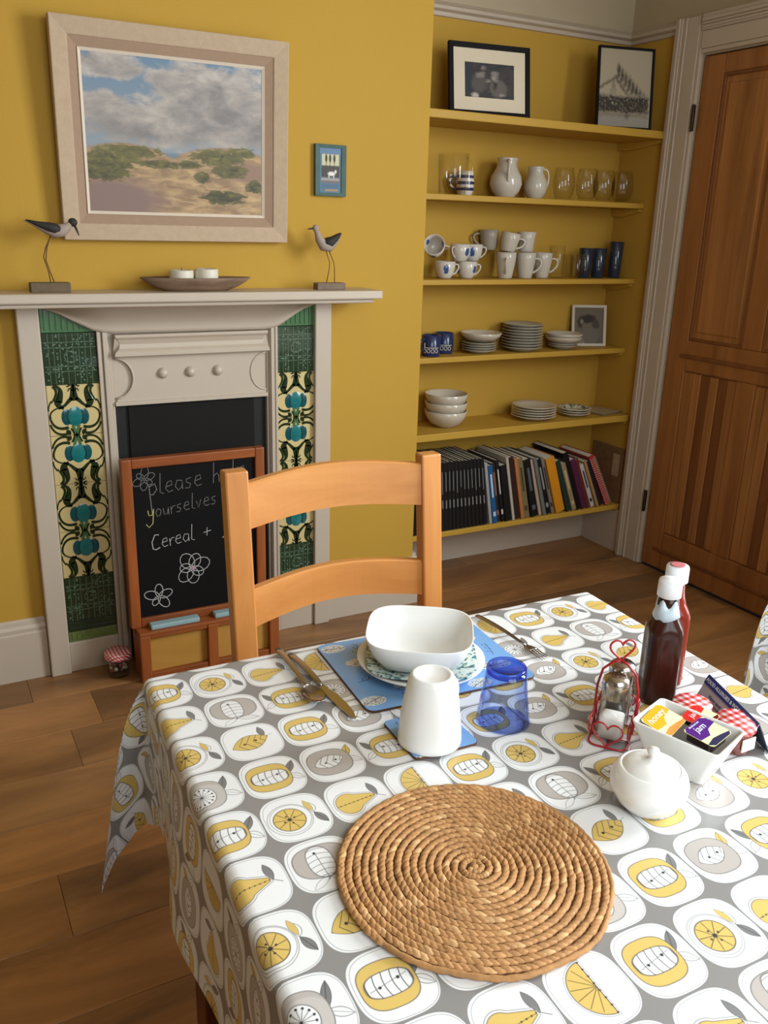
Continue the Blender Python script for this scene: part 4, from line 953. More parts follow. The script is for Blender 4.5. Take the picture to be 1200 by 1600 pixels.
# ================================================================== TABLE + CLOTH
WG, WW, WY, WT, INK, SOFT = (142, 139, 136), (240, 240, 239), (222, 190, 108), (188, 180, 173), (58, 56, 58), (150, 150, 150)
LG = (128, 128, 128)
def motif(kind):
    d = Draw('cloth_'+kind, cells=True, rough=.33, base=WG, aa=.012, coat=.15)
    fx = -1 if kind in ('A2',) else 1
    if fx < 0: d.x = d.x*-1
    s_ = d.sup(0, 0, .493, .488, 3.0); d.put(s_, WW); d.ring(s_+.0, .004, (120, 120, 120)); d.ring(d.sup(.01, -.005, .462, .458, 3.0), .003, SOFT, .7)
    W = .006
    def leafs(ax, ay, g, o, gc=LG):
        d.put(d.leaf(ax, ay, g[0], g[1], .06), gc); d.ring(d.leaf(ax, ay, g[0], g[1], .06), .004, INK, .7); d.put(d.seg(ax, ay, g[0], g[1], .004), INK)
        d.ring(d.leaf(ax, ay, o[0], o[1], .06), .005, (120, 120, 120)); d.put(d.seg(ax, ay, o[0], o[1], .003), (130, 130, 130))
    if kind in ('A', 'A2'):
        leafs(.24, -.02, (.4, .28), (.45, -.2))
        e = d.sup(-.06, 0, .345, .32, 2.8); d.put(e, WY); d.ring(e, .006, (110, 104, 90))
        f = d.sup(-.05, .0, .29, .165, 2.6); d.put(f, WW); d.ring(f, .006, (96, 94, 92))
        a, b = d.at(-.05, 0); st = ((a*9+(b*b)*-9).op('FRACT')-.5).abs()*(1/9)-.006
        d.put(st.max(f), INK); d.put(d.seg(-.3, -.04, .2, .06, .004), (120, 120, 120))
        d.put(d.ell(-.17, -.02, .02, .02), INK).put(d.ell(.08, .03, .022, .022), INK)
    if kind == 'G':
        d.ring(d.leaf(-.02, -.24, -.28, -.4, .05), .004, SOFT); leafs(-.02, -.24, (.0, -.25), (.34, -.34))
        e = d.sup(0, .06, .4, .3, 2.5); d.put(e, WT); d.ring(e, .006, (120, 116, 112))
        f = d.sup(-.02, .05, .18, .29, 2.4); d.put(f, WW); d.ring(f, .006, (110, 108, 106))
        a, b = d.at(-.02, .05); st = ((b*10+(a*a)*14).op('FRACT')-.5).abs()*.1-.005
        d.put(st.max(f), (120, 120, 120)); d.put(d.seg(-.02, -.24, -.04, .2, .005), (100, 100, 100)).put(d.ell(-.05, .22, .022, .022), INK)
    if kind == 'g':
        leafs(.26, .02, (.36, .33), (.45, -.15), WY)
        e = d.sup(-.05, 0, .36, .32, 2.5); d.put(e, WT); d.ring(e, .006, (110, 106, 104))
        f = d.leaf(-.32, -.04, .2, .06, .15); d.put(f, WW); d.ring(f, .005, INK, .8)
        a, b = d.at(-.05, 0); st = (((a+b.abs()*-.6)*9).op('FRACT')-.5).abs()*(1/9)-.006
        d.put(st.max(f), INK, .8); d.put(d.ell(-.12, -.01, .02, .02), INK).put(d.ell(.06, .02, .022, .022), INK)
    if kind == 'O':
        leafs(.27, .0, (.4, -.26), (.27, .22)); d.put(d.leaf(.27, .03, .2, .3, .045), WY); d.ring(d.leaf(.27, .03, .2, .3, .045), .004, SOFT)
        d.ring(d.ell(-.1, -.02, .33, .33), .005, SOFT); d.put(d.ell(-.09, -.01, .3, .3), WW); d.ring(d.ell(-.09, -.01, .3, .3), .004, (140, 140, 140))
        c = d.ell(-.11, -.02, .235, .235); d.put(c, WY); d.ring(c, .007, INK, .85)
        d.put(d.rays(-.11, -.02, 9, .005, .22, 0, .2), INK, .85).put(d.ell(-.11, -.02, .03, .03), INK).put(d.dots(-.11, -.02, 4, .085, .016, .3), INK)
    if kind == 'K':
        leafs(.18, -.04, (.3, .32), (.45, -.18))
        e = d.sup(-.1, -.03, .33, .33, 2.6); d.put(e, WT); d.put(d.sup(-.07, -.07, .3, .28, 2.6), (200, 194, 188)); d.ring(e, .006, (124, 122, 118))
        c = d.ell(-.13, -.06, .215, .215); d.put(c, WW); d.ring(c, .006, (110, 110, 110))
        d.put(d.rays(-.13, -.06, 14, .004, .15), (90, 90, 90)).put(d.dots(-.13, -.06, 14, .17, .017), INK).put(d.ell(-.13, -.06, .02, .02), INK)
    if kind == 'P':
        leafs(.28, .02, (.24, .3), (.4, -.12)) if 0 else None
        d.put(d.leaf(.3, .0, .24, .3, .055), LG); d.ring(d.leaf(.3, .0, .24, .3, .055), .004, INK, .7); d.put(d.seg(.2, .06, .4, -.08, .005), INK, .8)
        a, b = d.at(-.2, -.04); t1 = (a*(1/.17)); body = d.ell(-.18, -.04, .2, .225)
        cone = (b-a*.12).abs()+(d.x*.42)-.137; cone = cone.max(d.x-.25).max((d.x*-1)-.13)
        pr_ = body.min(cone); d.ring(pr_-.03, .005, (140, 140, 140)); d.put(pr_, WY); d.ring(pr_, .005, INK, .6)
        dd = ((d.x*14).op('FRACT')-.5).abs(); ln = (b-a*.1).abs()
        d.put((ln-.003).max(body.min(cone)), INK, .7).put((dd*(1/14)).max(ln)-.011 if 0 else ((dd*dd*(1/196)+ln*ln).sqrt()-.012).max(pr_), INK)
    if kind == 'L':
        d.put(d.leaf(.22, .06, .2, .36, .055), LG); d.ring(d.leaf(.22, .06, .2, .36, .055), .004, INK, .6); d.put(d.seg(.22, .06, .36, .1, .004), SOFT)
        f = d.leaf(-.36, -.1, .28, .06, .19); e = d.ell(-.06, -.02, .26, .18); f = f.max(e*.0-1) if 0 else f
        d.put(f, WY); d.ring(f, .006, (96, 90, 76))
        a, b = d.at(-.05, -.02); bb = b-a*.22; st = (((a+bb.abs()*-.7)*8).op('FRACT')-.5).abs()*(1/8)-.006
        d.put(st.max(f), INK, .8); d.put(d.ell(-.14, -.04, .024, .024), INK).put(d.ell(.06, .01, .024, .024), INK)
    if kind == 'h':
        c = d.ell(.1, -.0, .36, .36); hf = c.max(d.x-.08); d.ring(c.max(d.x-.08)-.025, .004, SOFT); d.put(hf, WY)
        d.ring(hf, .006, INK, .7); d.put(d.rays(.08, 0, 14, .004, .32).max(d.x-.08), INK, .8)
        dd = ((d.y*10).op('FRACT')-.5)*.1; e = d.x-.08; d.put((((dd*dd)+(e*e)).sqrt()-.014).max(d.y.abs()-.36), INK)
    return d.done(bump=.05, bscale=900)
KIND = ['A', 'O', 'P', 'h', 'G', 'A2', 'K', 'L', 'g']
KM = [motif(k_) for k_ in KIND]
ROWS = [['A', 'O', 'P', 'h'], ['P', 'G', 'A2', 'K'], ['O', 'L', 'A', 'g'], ['K', 'A', 'g', 'A2']]
OX, OY, OZ = -.033+.010, -1.512-.010, .742
TW, TL = .815, 1.12
PU, PV = .08, .084
RB = .011; LQ = PI*RB/2
def frame_pt(a, b, z): return (OX+a-.05*b, OY-b-.028*a, z)
def lerp3(a, b, t): return tuple(p+(q-p)*t for p, q in zip(a, b))
KEYS = [(0, (.02, .16, -.98)), (8, (.01, .14, -.98)), (17, (.0, .07, -.99)), (24, (-.03, -.03, -.99)), (30, (-.07, -.03, -.99)), (38, (-.14, .04, -.98)), (46, (-.19, .13, -.97)), (60, (-.14, -.02, -.98)), (75, (-.05, -.10, -.99)), (90, (-.02, -.12, -.99))]
def Dphi(ph):
    for (p0, d0), (p1, d1) in zip(KEYS, KEYS[1:]):
        if ph <= p1:
            t = (ph-p0)/(p1-p0); t = t*t*(3-2*t); return lerp3(d0, d1, t)
    return KEYS[-1][1]
def side_dir(b):   # left side drape, b = distance from the back corner
    d0 = (.02, .16, -.98)   # leans towards the viewer near the corner
    t = min(1, b/.3); t = t*t*(3-2*t)
    r = -.10*(.5+.5*math.sin(b*13-1.2))-.02
    d1 = (r, 0.0, -.99)
    return lerp3((.0, -.1, -.98) if 0 else d0, d1, t)
def drape(a, b):
    ox = -a if a < 0 else (a-TW if a > TW else 0); oy = -b if b < 0 else (b-TL if b > TL else 0)
    if ox == 0 and oy == 0: return frame_pt(a, b, OZ)
    ca, cb_ = min(max(a, 0), TW), min(max(b, 0), TL)
    sx = -1 if a < 0 else 1; sy = -1 if b < 0 else 1
    r = math.hypot(ox, oy); ph = math.degrees(math.atan2(oy, ox))
    if ox and oy:
        D = Dphi(ph) if not (sx > 0) else Dphi(ph)
        D = (D[0]*(-sx), -D[1]*(-sy)*-1 if 0 else D[1]*(1 if sy < 0 else -1), D[2])
        hx, hy = math.cos(math.radians(ph))*sx, math.sin(math.radians(ph))*sy
    elif ox:
        D = side_dir(b); bb = TL-b
        if sx > 0: D = (-D[0], D[1], D[2])
        if bb < .3: t = 1-bb/.3; D = lerp3(D, (-.02*sx*-1, -.19, -.98), t*t)
        D = (D[0], D[1], D[2]); hx, hy = sx, 0
    else:
        rp = .05+.03*math.sin(a*14); t0 = max(0, 1-a/.25); t1 = max(0, 1-(TW-a)/.25)
        D = (-.02*t0+.02*t1, (rp+.05*(t0+t1))*sy, -.99); hx, hy = 0, sy
    if r < LQ:
        th = r/RB; h = RB*math.sin(th); dz = -RB*(1-math.cos(th)); e = 0
    else: h = RB; dz = -RB; e = r-LQ
    if ox and oy:
        wt = math.exp(-((ph-46)/15)**2)*.03*(1-math.exp(-e/.04)); hx2 = wt
    else: hx2 = 0
    ca += hx2*(-1 if sx < 0 else 1)
    # D is given as (x, towards-viewer, z)
    q = frame_pt(ca+hx*h+D[0]*e, cb_+hy*h+(D[1] if oy == 0 else D[1])*e, OZ+dz+D[2]*e)
    return q
def cloth_mesh():
    H = .245; N = 14
    def lines(p, off, lo, hi):
        out = []; k0 = math.floor((lo-off)/p)
        for k_ in range(k0, int((hi-off)/p)+2):
            for s in range(N):
                v = off+p*k_+p*s/N
                if lo-1e-9 <= v <= hi+1e-9: out.append((v, k_))
        return out
    la = lines(PU, -.022-.010, -H, TW+H); lb = lines(PV, .019-.010, -H, TL+H)
    v = []; uv = []
    for (b, kb) in lb:
        for (a, ka) in la: v.append(drape(a, b)); uv.append(((a+.032)/PU, -(b-.009)/PV))
    na = len(la); f = []; mi = []
    for j_ in range(len(lb)-1):
        for i_ in range(na-1):
            f.append((j_*na+i_, j_*na+i_+1, (j_+1)*na+i_+1, (j_+1)*na+i_)[::-1]); mi.append(KIND.index(ROWS[lb[j_][1] % 4][la[i_][1] % 4]))
    me = bpy.data.meshes.new('tablecloth'); me.from_pydata(v, [], f)
    for m_ in KM: me.materials.append(m_)
    me.polygons.foreach_set('material_index', mi); me.polygons.foreach_set('use_smooth', [True]*len(f))
    l = me.uv_layers.new(name='UVMap'); import numpy as np
    idx = np.empty(len(me.loops), dtype=np.int32); me.loops.foreach_get('vertex_index', idx)
    l.data.foreach_set('uv', np.array(uv, dtype=np.float32)[idx].ravel())
    return me
clm = cloth_mesh()
cl = bpy.data.objects.new('tablecloth', clm); C.objects.link(cl)
tag(cl, 'white, grey and yellow fruit patterned tablecloth on the laid breakfast table', 'tablecloth', 'fruit patterned tablecloths')
TWD = wood('table_wood', (70, 32, 18), (112, 54, 30), 'X', 10, .4, 8)
tb = thing('dining_table', 'dark reddish wooden table beneath the fruit patterned cloth, laid for breakfast', 'table', (OX+.38, OY-.55, 0), group='wooden breakfast tables')
def tpt(a, b): q = frame_pt(a, b, 0); return (q[0]-tb.location.x, q[1]-tb.location.y)
mb = MB(); poly = [tpt(.002, .002), tpt(TW-.002, .002), tpt(TW-.002, TL-.002), tpt(.002, TL-.002)]
mb.prism(poly[::-1], .712, .7395, 'Z').build('table_top', TWD, tb, bevel=.002)
for (a0, a1, b0, b1) in ((.05, TW-.05, .05, .07), (.05, TW-.05, TL-.07, TL-.05), (.05, .07, .07, TL-.07), (TW-.07, TW-.05, .07, TL-.07)):
    MB().prism([tpt(a0, b0), tpt(a1, b0), tpt(a1, b1), tpt(a0, b1)], .62, .712, 'Z').build('apron', TWD, tb)
for a in (.035, TW-.105):
    for b in (.035, TL-.105):
        q0, q1, q2, q3 = tpt(a, b), tpt(a+.07, b), tpt(a+.07, b+.07), tpt(a, b+.07)
        MB().prism([q0, q1, q2, q3], 0, .711, 'Z').build('leg', TWD, tb, bevel=.004)
# the next table along, whose cloth corner shows at the right
DX, DYY = 1.159, -.179
t2 = dup(tb, (tb.location.x+DX, tb.location.y+DYY, 0), label='dark wooden table at the right edge, only its cloth corner in view')
c2 = cl.copy(); C.objects.link(c2); c2.location = (DX, DYY, 0); c2['label'] = 'fruit patterned tablecloth of the neighbouring table at the right edge of the picture'

# ================================================================== CHAIR
CW = wood('chair_oak', (186, 118, 56), (208, 142, 76), 'Z', 16, .38, 10, coat=.1)
CWX = wood('chair_oak_across', (186, 118, 56), (210, 144, 78), 'X', 16, .38, 10, coat=.1)
ch = thing('dining_chair', 'light oak ladder-back dining chair tucked behind the laid table', 'chair', (.448, -1.33, 0))
def beam(m, pts, hx, hy):
    v = []
    for (x, y, z) in pts: v += [(x-hx, y-hy, z), (x+hx, y-hy, z), (x+hx, y+hy, z), (x-hx, y+hy, z)]
    n = len(pts); f = [(0, 1, 2, 3), tuple((n-1)*4+i for i in (3, 2, 1, 0))]
    for i in range(n-1):
        for k_ in range(4): f.append((i*4+k_, i*4+(k_+1) % 4, (i+1)*4+(k_+1) % 4, (i+1)*4+k_))
    return m.add(v, f)
PXL, PXR = -.214, .213
for x, zt in ((PXL, .945), (PXR, .937)):
    beam(MB(), [(x, .17, 0), (x, .115, .44), (x, .128, .6), (x, .148, .8), (x, .163, zt)], .0235, .016).build('post', CW, ch, bevel=.004)
def rail(z0, z1, arch, archb, yb, nm='back_rail', endcut=0):
    n = 20; v = []
    for i in range(n+1):
        t = i/n; x = PXL+.020+(PXR-PXL-.04)*t; s = math.sin(PI*t); bow = .028*s
        zt_, zb = z1+arch*s, z0+archb*s
        for (dy, z) in ((-.011, zb), (-.011, zt_-.003), (-.008, zt_), (.008, zt_), (.011, zt_-.003), (.011, zb)): v.append((x, yb(z)+bow+dy, z))
    f = [tuple(range(6))[::-1], tuple(n*6+k_ for k_ in range(6))]
    for i in range(n):
        for k_ in range(6): f.append((i*6+k_, i*6+(k_+1) % 6, (i+1)*6+(k_+1) % 6, (i+1)*6+k_))
    m = MB(); m.add(v, f); return m.build(nm, CWX, ch)
yb = lambda z: .115+.048*max(0, (z-.44))/.5
rail(.83, .918, .014, .012, yb); rail(.632, .708, .014, .016, yb)
rail(.5, .54, .0, .0, yb)
MB().box(-.23, .23, -.29, .10, .43, .455).build('seat', CWX, ch, bevel=.006)
for x in (-.2, .2):
    beam(MB(), [(x, -.27, 0), (x, -.27, .43)], .02, .02).build('leg', CW, ch, bevel=.004)
    MB().box(x-.01, x+.01, -.25, .12, .14, .165).build('stretcher', CW, ch, bevel=.002)
MB().box(-.19, .19, -.28, -.26, .37, .43).box(-.19, .19, .1, .12, .37, .43).box(-.205, -.19, -.26, .1, .37, .43).box(.19, .205, -.26, .1, .37, .43).build('seat_frame', CWX, ch)

# ================================================================== ON THE TABLE
TZ = OZ+.0006
def rrect(w, h, r, n=6):
    p = []
    for cx, cy, a0 in ((w-r, h-r, 0), (-w+r, h-r, 90), (-w+r, -h+r, 180), (w-r, -h+r, 270)):
        for i in range(n+1): a = math.radians(a0+90*i/n); p.append((cx+r*math.cos(a), cy+r*math.sin(a)))
    return p
def blueprint(name, sc_, rot=0):
    d = Draw(name, coord='Object', aa=.0008, base=(122, 170, 222), rough=.3, coat=.3, wob=(.004, 90))
    for (x, y, a, L_) in ((-.09, .035, .3, .025), (-.045, -.055, .25, .03), (.02, .07, -.2, .025), (.095, .045, .4, .024), (.1, -.05, .1, .028), (-.12, -.08, .4, .02), (.0, .0, .3, .028), (.05, -.09, .5, .02), (-.115, .09, 0, .02)):
        if max(abs(x), abs(y)) > sc_+.04: continue
        p0 = (x-L_*math.cos(a), y-L_*math.sin(a)); p1 = (x+L_*math.cos(a), y+L_*math.sin(a)); f = d.ell(x, y, L_, .0125); d.put(f, (226, 226, 222))
        d.speck(620, .56, (60, 60, 66), f+.001); d.put(d.seg(*p0, *p1, .0006), (60, 60, 66))
    for (x, y, a) in ((-.08, .075, 1.2), (-.1, -.02, .2), (-.02, .04, .8), (.06, .01, 1.0), (.0, -.04, .3), (.06, .09, 2.0), (.12, .0, 1.4), (-.06, -.09, 1.9)):
        if max(abs(x), abs(y)) > sc_: continue
        d.put(d.seg(x-.02*math.cos(a), y-.02*math.sin(a), x+.02*math.cos(a), y+.02*math.sin(a), .0006), (52, 70, 110))
        for k_ in (-.6, 0, .6): xx, yy = x+.02*k_*math.cos(a), y+.02*k_*math.sin(a); d.put(d.seg(xx, yy, xx+.008*math.cos(a+.9), yy+.008*math.sin(a+.9), .0005), (52, 70, 110)).put(d.ell(xx+.008*math.cos(a+.9), yy+.008*math.sin(a+.9), .0014, .0014), (44, 54, 84))
    return d.done()
CORK = mat('cork_edge', (96, 62, 44), .8, var=.2, scale=80)
t = thing('placemat', 'blue leaf-patterned rectangular placemat under the plates and bowl', 'placemat', (.369, -1.654, TZ), math.radians(-4))
MB().prism(rrect(.14, .108, .014), 0, .003, 'Z').build('board', CORK, t); MB().prism(rrect(.1393, .1073, .0135), .003, .0036, 'Z').build('face', blueprint('placemat_blue', .13), t)
t = thing('coaster', 'blue patterned square coaster under the upturned white mug', 'coaster', (.2735, -1.831, TZ), math.radians(-2))
MB().prism(rrect(.0475, .0485, .008), 0, .003, 'Z').build('board', CORK, t); MB().prism(rrect(.047, .048, .0077), .003, .0036, 'Z').build('face', blueprint('coaster_blue', .05), t)
PZ = TZ+.0036
# plates
t = MB().lathe([(0, 0), (.055, 0), (.057, .001), (.075, .006), (.098, .015), (.0985, .0165), (.096, .0175), (.074, .009), (.056, .0035), (0, .0035)], 56).build('dinner_plate', CHINA, None, loc=(.357, -1.665, PZ+.0003))
tag(t, 'round white plate at the bottom of the breakfast setting', 'plate')
d = Draw('teal_leaf_plate', coord='Object', aa=.0012, base=(206, 216, 208), rough=.25, coat=.3, wob=(.008, 60))
d.speck(95, .56, (70, 130, 136)).speck(120, .62, (34, 58, 60)).speck(70, .66, (176, 196, 160))
def sqshape(p=4): return lambda a, z: 1/((abs(math.cos(a))**p+abs(math.sin(a))**p)**(1/p))
t = MB().lathe([(0, 0), (.045, 0), (.047, .001), (.066, .006), (.084, .0125), (.0843, .0137), (.082, .0143), (.064, .0085), (.046, .0035), (0, .0035)], 64, shape=sqshape(4)).build('square_plate', d.done(), None, loc=(.357, -1.665, PZ+.0075), rot=(0, 0, math.radians(-30)))
tag(t, 'square plate with teal leaf pattern between the white plate and the bowl', 'plate')
t = MB().lathe([(0, 0), (.04, 0), (.042, .002), (.06, .009), (.073, .028), (.081, .052), (.0805, .0532), (.0785, .052), (.0705, .028), (.058, .013), (.038, .006), (0, .0055)], 72, shape=sqshape(3.6)).build('cereal_bowl', CHINA, None, loc=(.352, -1.667, PZ+.0125), rot=(0, 0, math.radians(-33)))
tag(t, 'large white square-shouldered bowl on the blue placemat', 'bowl')
# mug upside down on the coaster
t = thing('upturned_mug', 'tall white mug standing upside down on the blue coaster', 'mug', (.2635, -1.846, PZ+.0002))
t.scale = (1.03, 1.03, 1.06)
MB().lathe([(0, .088), (.018, .0885), (.0215, .0905), (.0235, .0915), (.0265, .0905), (.03, .084), (.035, .06), (.039, .03), (.0412, .006), (.0412, .0008), (.0405, 0), (.0395, .0008), (.0375, .03), (.0335, .06), (.028, .082), (0, .084)], 56).build('body', CHINA, t)
MB().tube(bez((.033, 0, .067), (.06, 0, .066), (.066, 0, .028), (.039, 0, .022), 16), .0048, 10, flat=1.5).build('handle', CHINA, t, rot=(0, 0, math.radians(24)))
# blue tumbler upside down
BG = thin_glass('cobalt_glass', (.92, .955, 1.0), (.42, .52, .88))
BGD = thin_glass('deep_cobalt_glass', (.6, .68, .95), (.12, .18, .62))
t = thing('upturned_glass', 'faceted blue glass tumbler standing upside down beside the white mug', 'glass', (.3825, -1.846, TZ+.0002))
fac = lambda a, z: 1-(.11*abs(math.sin(4*a+z*14)) if .004 < z < .07 else 0)
MB().lathe([(.0375, 0), (.0382, .001), (.036, .02), (.033, .045), (.029, .07), (.0275, .0805), (.0262, .0805), (.0275, .07), (.0312, .045), (.0342, .02), (.0362, .001)][::-1], 64, shape=fac).build('wall', BG, t)
t.children[0].data.polygons[-1].use_smooth = False
MB().lathe([(0, .0735), (.0262, .074), (.0274, .0765), (.0275, .083), (.0262, .0845), (.024, .0845), (.0225, .0825), (0, .0822)], 48).build('base', BGD, t)
# cutlery
STL = mat('cutlery_steel', (172, 166, 160), .22, 1.0, var=.03)
def handle(mb, y0, y1, w0, w1, z=.0035):
    n = 12; v = []
    for i in range(n+1):
        u = i/n; y = y0+(y1-y0)*u; w_ = (w0+(w1-w0)*u**1.5)*(1 if i else .7); zz = z+.003*math.sin(PI*u)
        if i == n: w_ *= .7
        v += [(-w_, y, zz), (-w_*.6, y, zz+.0018), (w_*.6, y, zz+.0018), (w_, y, zz), (w_*.5, y, zz-.001), (-w_*.5, y, zz-.001)]
    f = [tuple(range(6)), tuple(n*6+k_ for k_ in range(5, -1, -1))]
    for i in range(n):
        for k_ in range(6): f.append((i*6+k_, i*6+(k_+1) % 6, (i+1)*6+(k_+1) % 6, (i+1)*6+k_))
    return mb.add(v, f, 0, True)
def spoon(label, loc, rz):   # along -y = bowl end
    t = thing('spoon', label, 'cutlery', loc, rz)
    handle(MB(), .09, -.045, .0065, .0026).build('handle', STL, t)
    mb = MB(); n = 20; rows = 6; v = []
    for sgn in (1, 0):
        for r_ in range(rows+1):
            q = r_/rows
            for k_ in range(n):
                a = 2*PI*k_/n; v.append((.0165*q*math.cos(a)*(1-.1*math.sin(a)), -.066+.026*q*math.sin(a), .0012+.0062*q*q-(0 if sgn else .0009)))
    f = []
    for s in (0, 1):
        o = s*(rows+1)*n
        for r_ in range(rows):
            for k_ in range(n): g = (o+r_*n+k_, o+r_*n+(k_+1) % n, o+(r_+1)*n+(k_+1) % n, o+(r_+1)*n+k_); f.append(g if s else g[::-1])
    for k_ in range(n): f.append((rows*n+k_, rows*n+(k_+1) % n, (2*rows+1)*n+(k_+1) % n, (2*rows+1)*n+k_))
    mb.add(v, f, 0, True).build('spoon_bowl', STL, t, fix=False); return t
def knife(label, loc, rz):
    t = thing('knife', label, 'cutlery', loc, rz)
    handle(MB(), .11, .0, .0068, .0045).build('handle', STL, t)
    pts = [(-.004, .0), (.004, 0), (.0052, -.015), (.0085, -.03), (.0095, -.06), (.0075, -.085), (.002, -.102), (-.003, -.1), (-.006, -.06), (-.0055, -.02)]
    MB().prism(pts, .002, .0036, 'Z').build('blade', STL, t, bevel=.0005); return t
def fork(label, loc, rz):
    t = thing('fork', label, 'cutlery', loc, rz)
    handle(MB(), .10, -.03, .0065, .0028).build('handle', STL, t)
    mb = MB(); mb.tube([(0, -.028, .0045), (0, -.036, .004), (0, -.046, .0045), (0, -.05, .005)], [.0028, .008, .0105, .0095], 10, flat=.12)
    mb.build('neck', STL, t)
    for x in (-.0078, -.0026, .0026, .0078): MB().tube([(x, -.047, .005), (x, -.062, .003), (x, -.082, .0038)], [.0017, .0016, .0008], 6, flat=.6).build('tine', STL, t)
    return t
spoon('steel spoon left of the placemat, its bowl resting over the knife blade', (.1735, -1.612, TZ+.0015), math.radians(-3))
knife('steel knife nearest the left edge of the blue placemat', (.194, -1.655, TZ), math.radians(2))
fork('steel fork on the cloth to the right of the placemat', (.545, -1.65, TZ), math.radians(3))
# woven round mat
RUSH = mat('rush_fibre', (178, 130, 80), .75, var=.35, scale=70, bump=.4, bscale=200)
nt = RUSH.node_tree; 
RU2 = mat('rush_dark', (84, 54, 28), .9, var=.3, scale=80)
rm = thing('woven_placemat', 'round coiled rush placemat at the near side of the table', 'placemat', (.1785, -2.078, TZ))
Rm = .146; ncoil = 17; pitchc = Rm/ncoil
MB().lathe([(0, 0), (Rm-.006, 0), (Rm-.004, .002), (Rm-.006, .0045), (0, .0045)], 48).build('backing', RU2, rm)
# one braided coil: short overlapping stitches laid along a spiral
mb = MB(); th = .0; s = 0; rnd = random.Random(2); cnt = 0
th = 2*PI*.55
while True:
    r = pitchc*th/(2*PI)
    if r > Rm-pitchc*.45: break
    L_ = .0125 if r > .02 else .006
    dth = L_*.62/r
    hw = pitchc*.56; hh = .003*(1+rnd.uniform(-.15, .2)); j1 = rnd.uniform(-.0007, .0007)
    sl = .3+rnd.uniform(-.1, .1)   # stitch slant
    cx, cy = r*math.cos(th), r*math.sin(th); tx, ty = -math.sin(th), math.cos(th); nx, ny = math.cos(th), math.sin(th)
    ax, ay = tx*math.cos(sl)+nx*math.sin(sl), ty*math.cos(sl)+ny*math.sin(sl); bx_, by_ = -ay, ax
    v = []; m5 = [(-.62, .25), (-.3, .85), (.15, 1), (.6, .35)]
    for (u, k_) in m5:
        for (w_, hgt) in ((-1, -.1), (-.62, .75), (0, 1.0), (.62, .75), (1, -.1)):
            v.append((cx+ax*u*L_+bx_*w_*hw*.92*k_+nx*j1, cy+ay*u*L_+by_*w_*hw*.92*k_+ny*j1, .0042+hh*max(hgt, 0)*(.45+.55*k_)+(0 if hgt > 0 else -.001)))
    f = []
    for i in range(3):
        for k_ in range(4): f.append((i*5+k_, (i+1)*5+k_, (i+1)*5+k_+1, i*5+k_+1))
    f += [(0, 1, 2, 3, 4), (19, 18, 17, 16, 15)]
    mb.add(v, f, 0 if rnd.random() > .12 else 1, True); th += dth; cnt += 1
q = mb.build('coil_stitches', [RUSH, mat('rush_light', (204, 160, 108), .75, var=.3, scale=70)], rm, fix=False); q['kind'] = 'stuff'
MB().lathe([(0, 0), (.005, 0), (.0045, .0025), (0, .0032)], 12).build('centre_knot', RUSH, rm, loc=(0, 0, .0045))
n = 160; ring_pts = []; rad = []   # bound rim, slightly frayed on the near side
for i in range(n):
    a = 2*PI*i/n; wv = .0014*math.sin(a*9)*(1 if 3.9 < a < 5.6 else .25); r = Rm-.0035+wv
    ring_pts.append((r*math.cos(a), r*math.sin(a), .0038)); rad.append(.0030*(1+.16*math.sin(i*2.1)))
MB().tube(ring_pts, rad, 8, closed=True).build('bound_rim', RUSH, rm, fix=False)

# sauce bottles
def sauce(label, loc, rz, liquid, capc, cap_top, neck=None):
    t = thing('sauce_bottle', label, 'bottle', loc, rz)
    oc = lambda a, z: (1/((abs(math.cos(a))**5+abs(math.sin(a))**5)**(1/5)))*(1-.05*abs(math.sin(4*(a-PI/8)))) if z < .106 else 1+max(0, (.134-z)/.028)*(1/((abs(math.cos(a))**5+abs(math.sin(a))**5)**(1/5))-1)
    prof = [(0, .002), (.022, 0), (.0245, .002), (.025, .008), (.0248, .103), (.0243, .112), (.0225, .12), (.0185, .129), (.0155, .139), (.0138, .152), (.0132, .168), (0, .168)]
    MB().lathe(prof, 48, shape=oc).build('glass', liquid, t)
    MB().lathe([(0, .162), (.0148, .162), (.0165, .163), (.0165, .184), (.0155, .187), (0, .188)], 40, shape=lambda a, z: 1+.012*math.sin(36*a)*(z < .183)).build('cap', capc, t)
    if cap_top: MB().lathe([(0, 0), (.011, 0), (.0115, .0006), (.009, .0008), (0, .0008)], 24).build('cap_print', cap_top, t, loc=(0, 0, .188))
    return t
BRS = mat('brown_sauce', (56, 24, 15), .22, spec=.25, coat=.12, var=.1); KET = mat('tomato_ketchup', (130, 40, 24), .22, spec=.25, coat=.12, var=.05)
WCP = mat('white_cap', (238, 240, 240), .35, var=.02)
t = sauce('dark brown sauce bottle with white cap and torn pale neck label, in front', (.622, -1.893, TZ), math.radians(-28), BRS, WCP, None)
n = 30; mb = MB(); v = []
for i in range(n+1):
    a = 2*PI*i/n*.93; r0, r1 = .0186, .0146; tear = .006*math.sin(a*5+1)+(.006 if i in (5, 6) else 0)
    v += [(r0*math.cos(a), r0*math.sin(a), .131-.003*math.sin(a*2)), (.0163*math.cos(a), .0163*math.sin(a), .142), (r1*math.cos(a), r1*math.sin(a), .154+tear)]
mb.add(v, [(i*3+k_, (i+1)*3+k_, (i+1)*3+k_+1, i*3+k_+1) for i in range(n) for k_ in (0, 1)], 0, True)
q = mb.build('neck_label', mat('pale_blue_foil', (198, 214, 222), .35, var=.08, scale=90), t); md = q.modifiers.new('s', 'SOLIDIFY'); md.thickness = .0005; md.offset = 1
sauce('red tomato ketchup bottle standing just behind the brown sauce', (.673, -1.857, TZ), math.radians(-28), KET, WCP, mat('cap_pink', (206, 120, 124), .4))
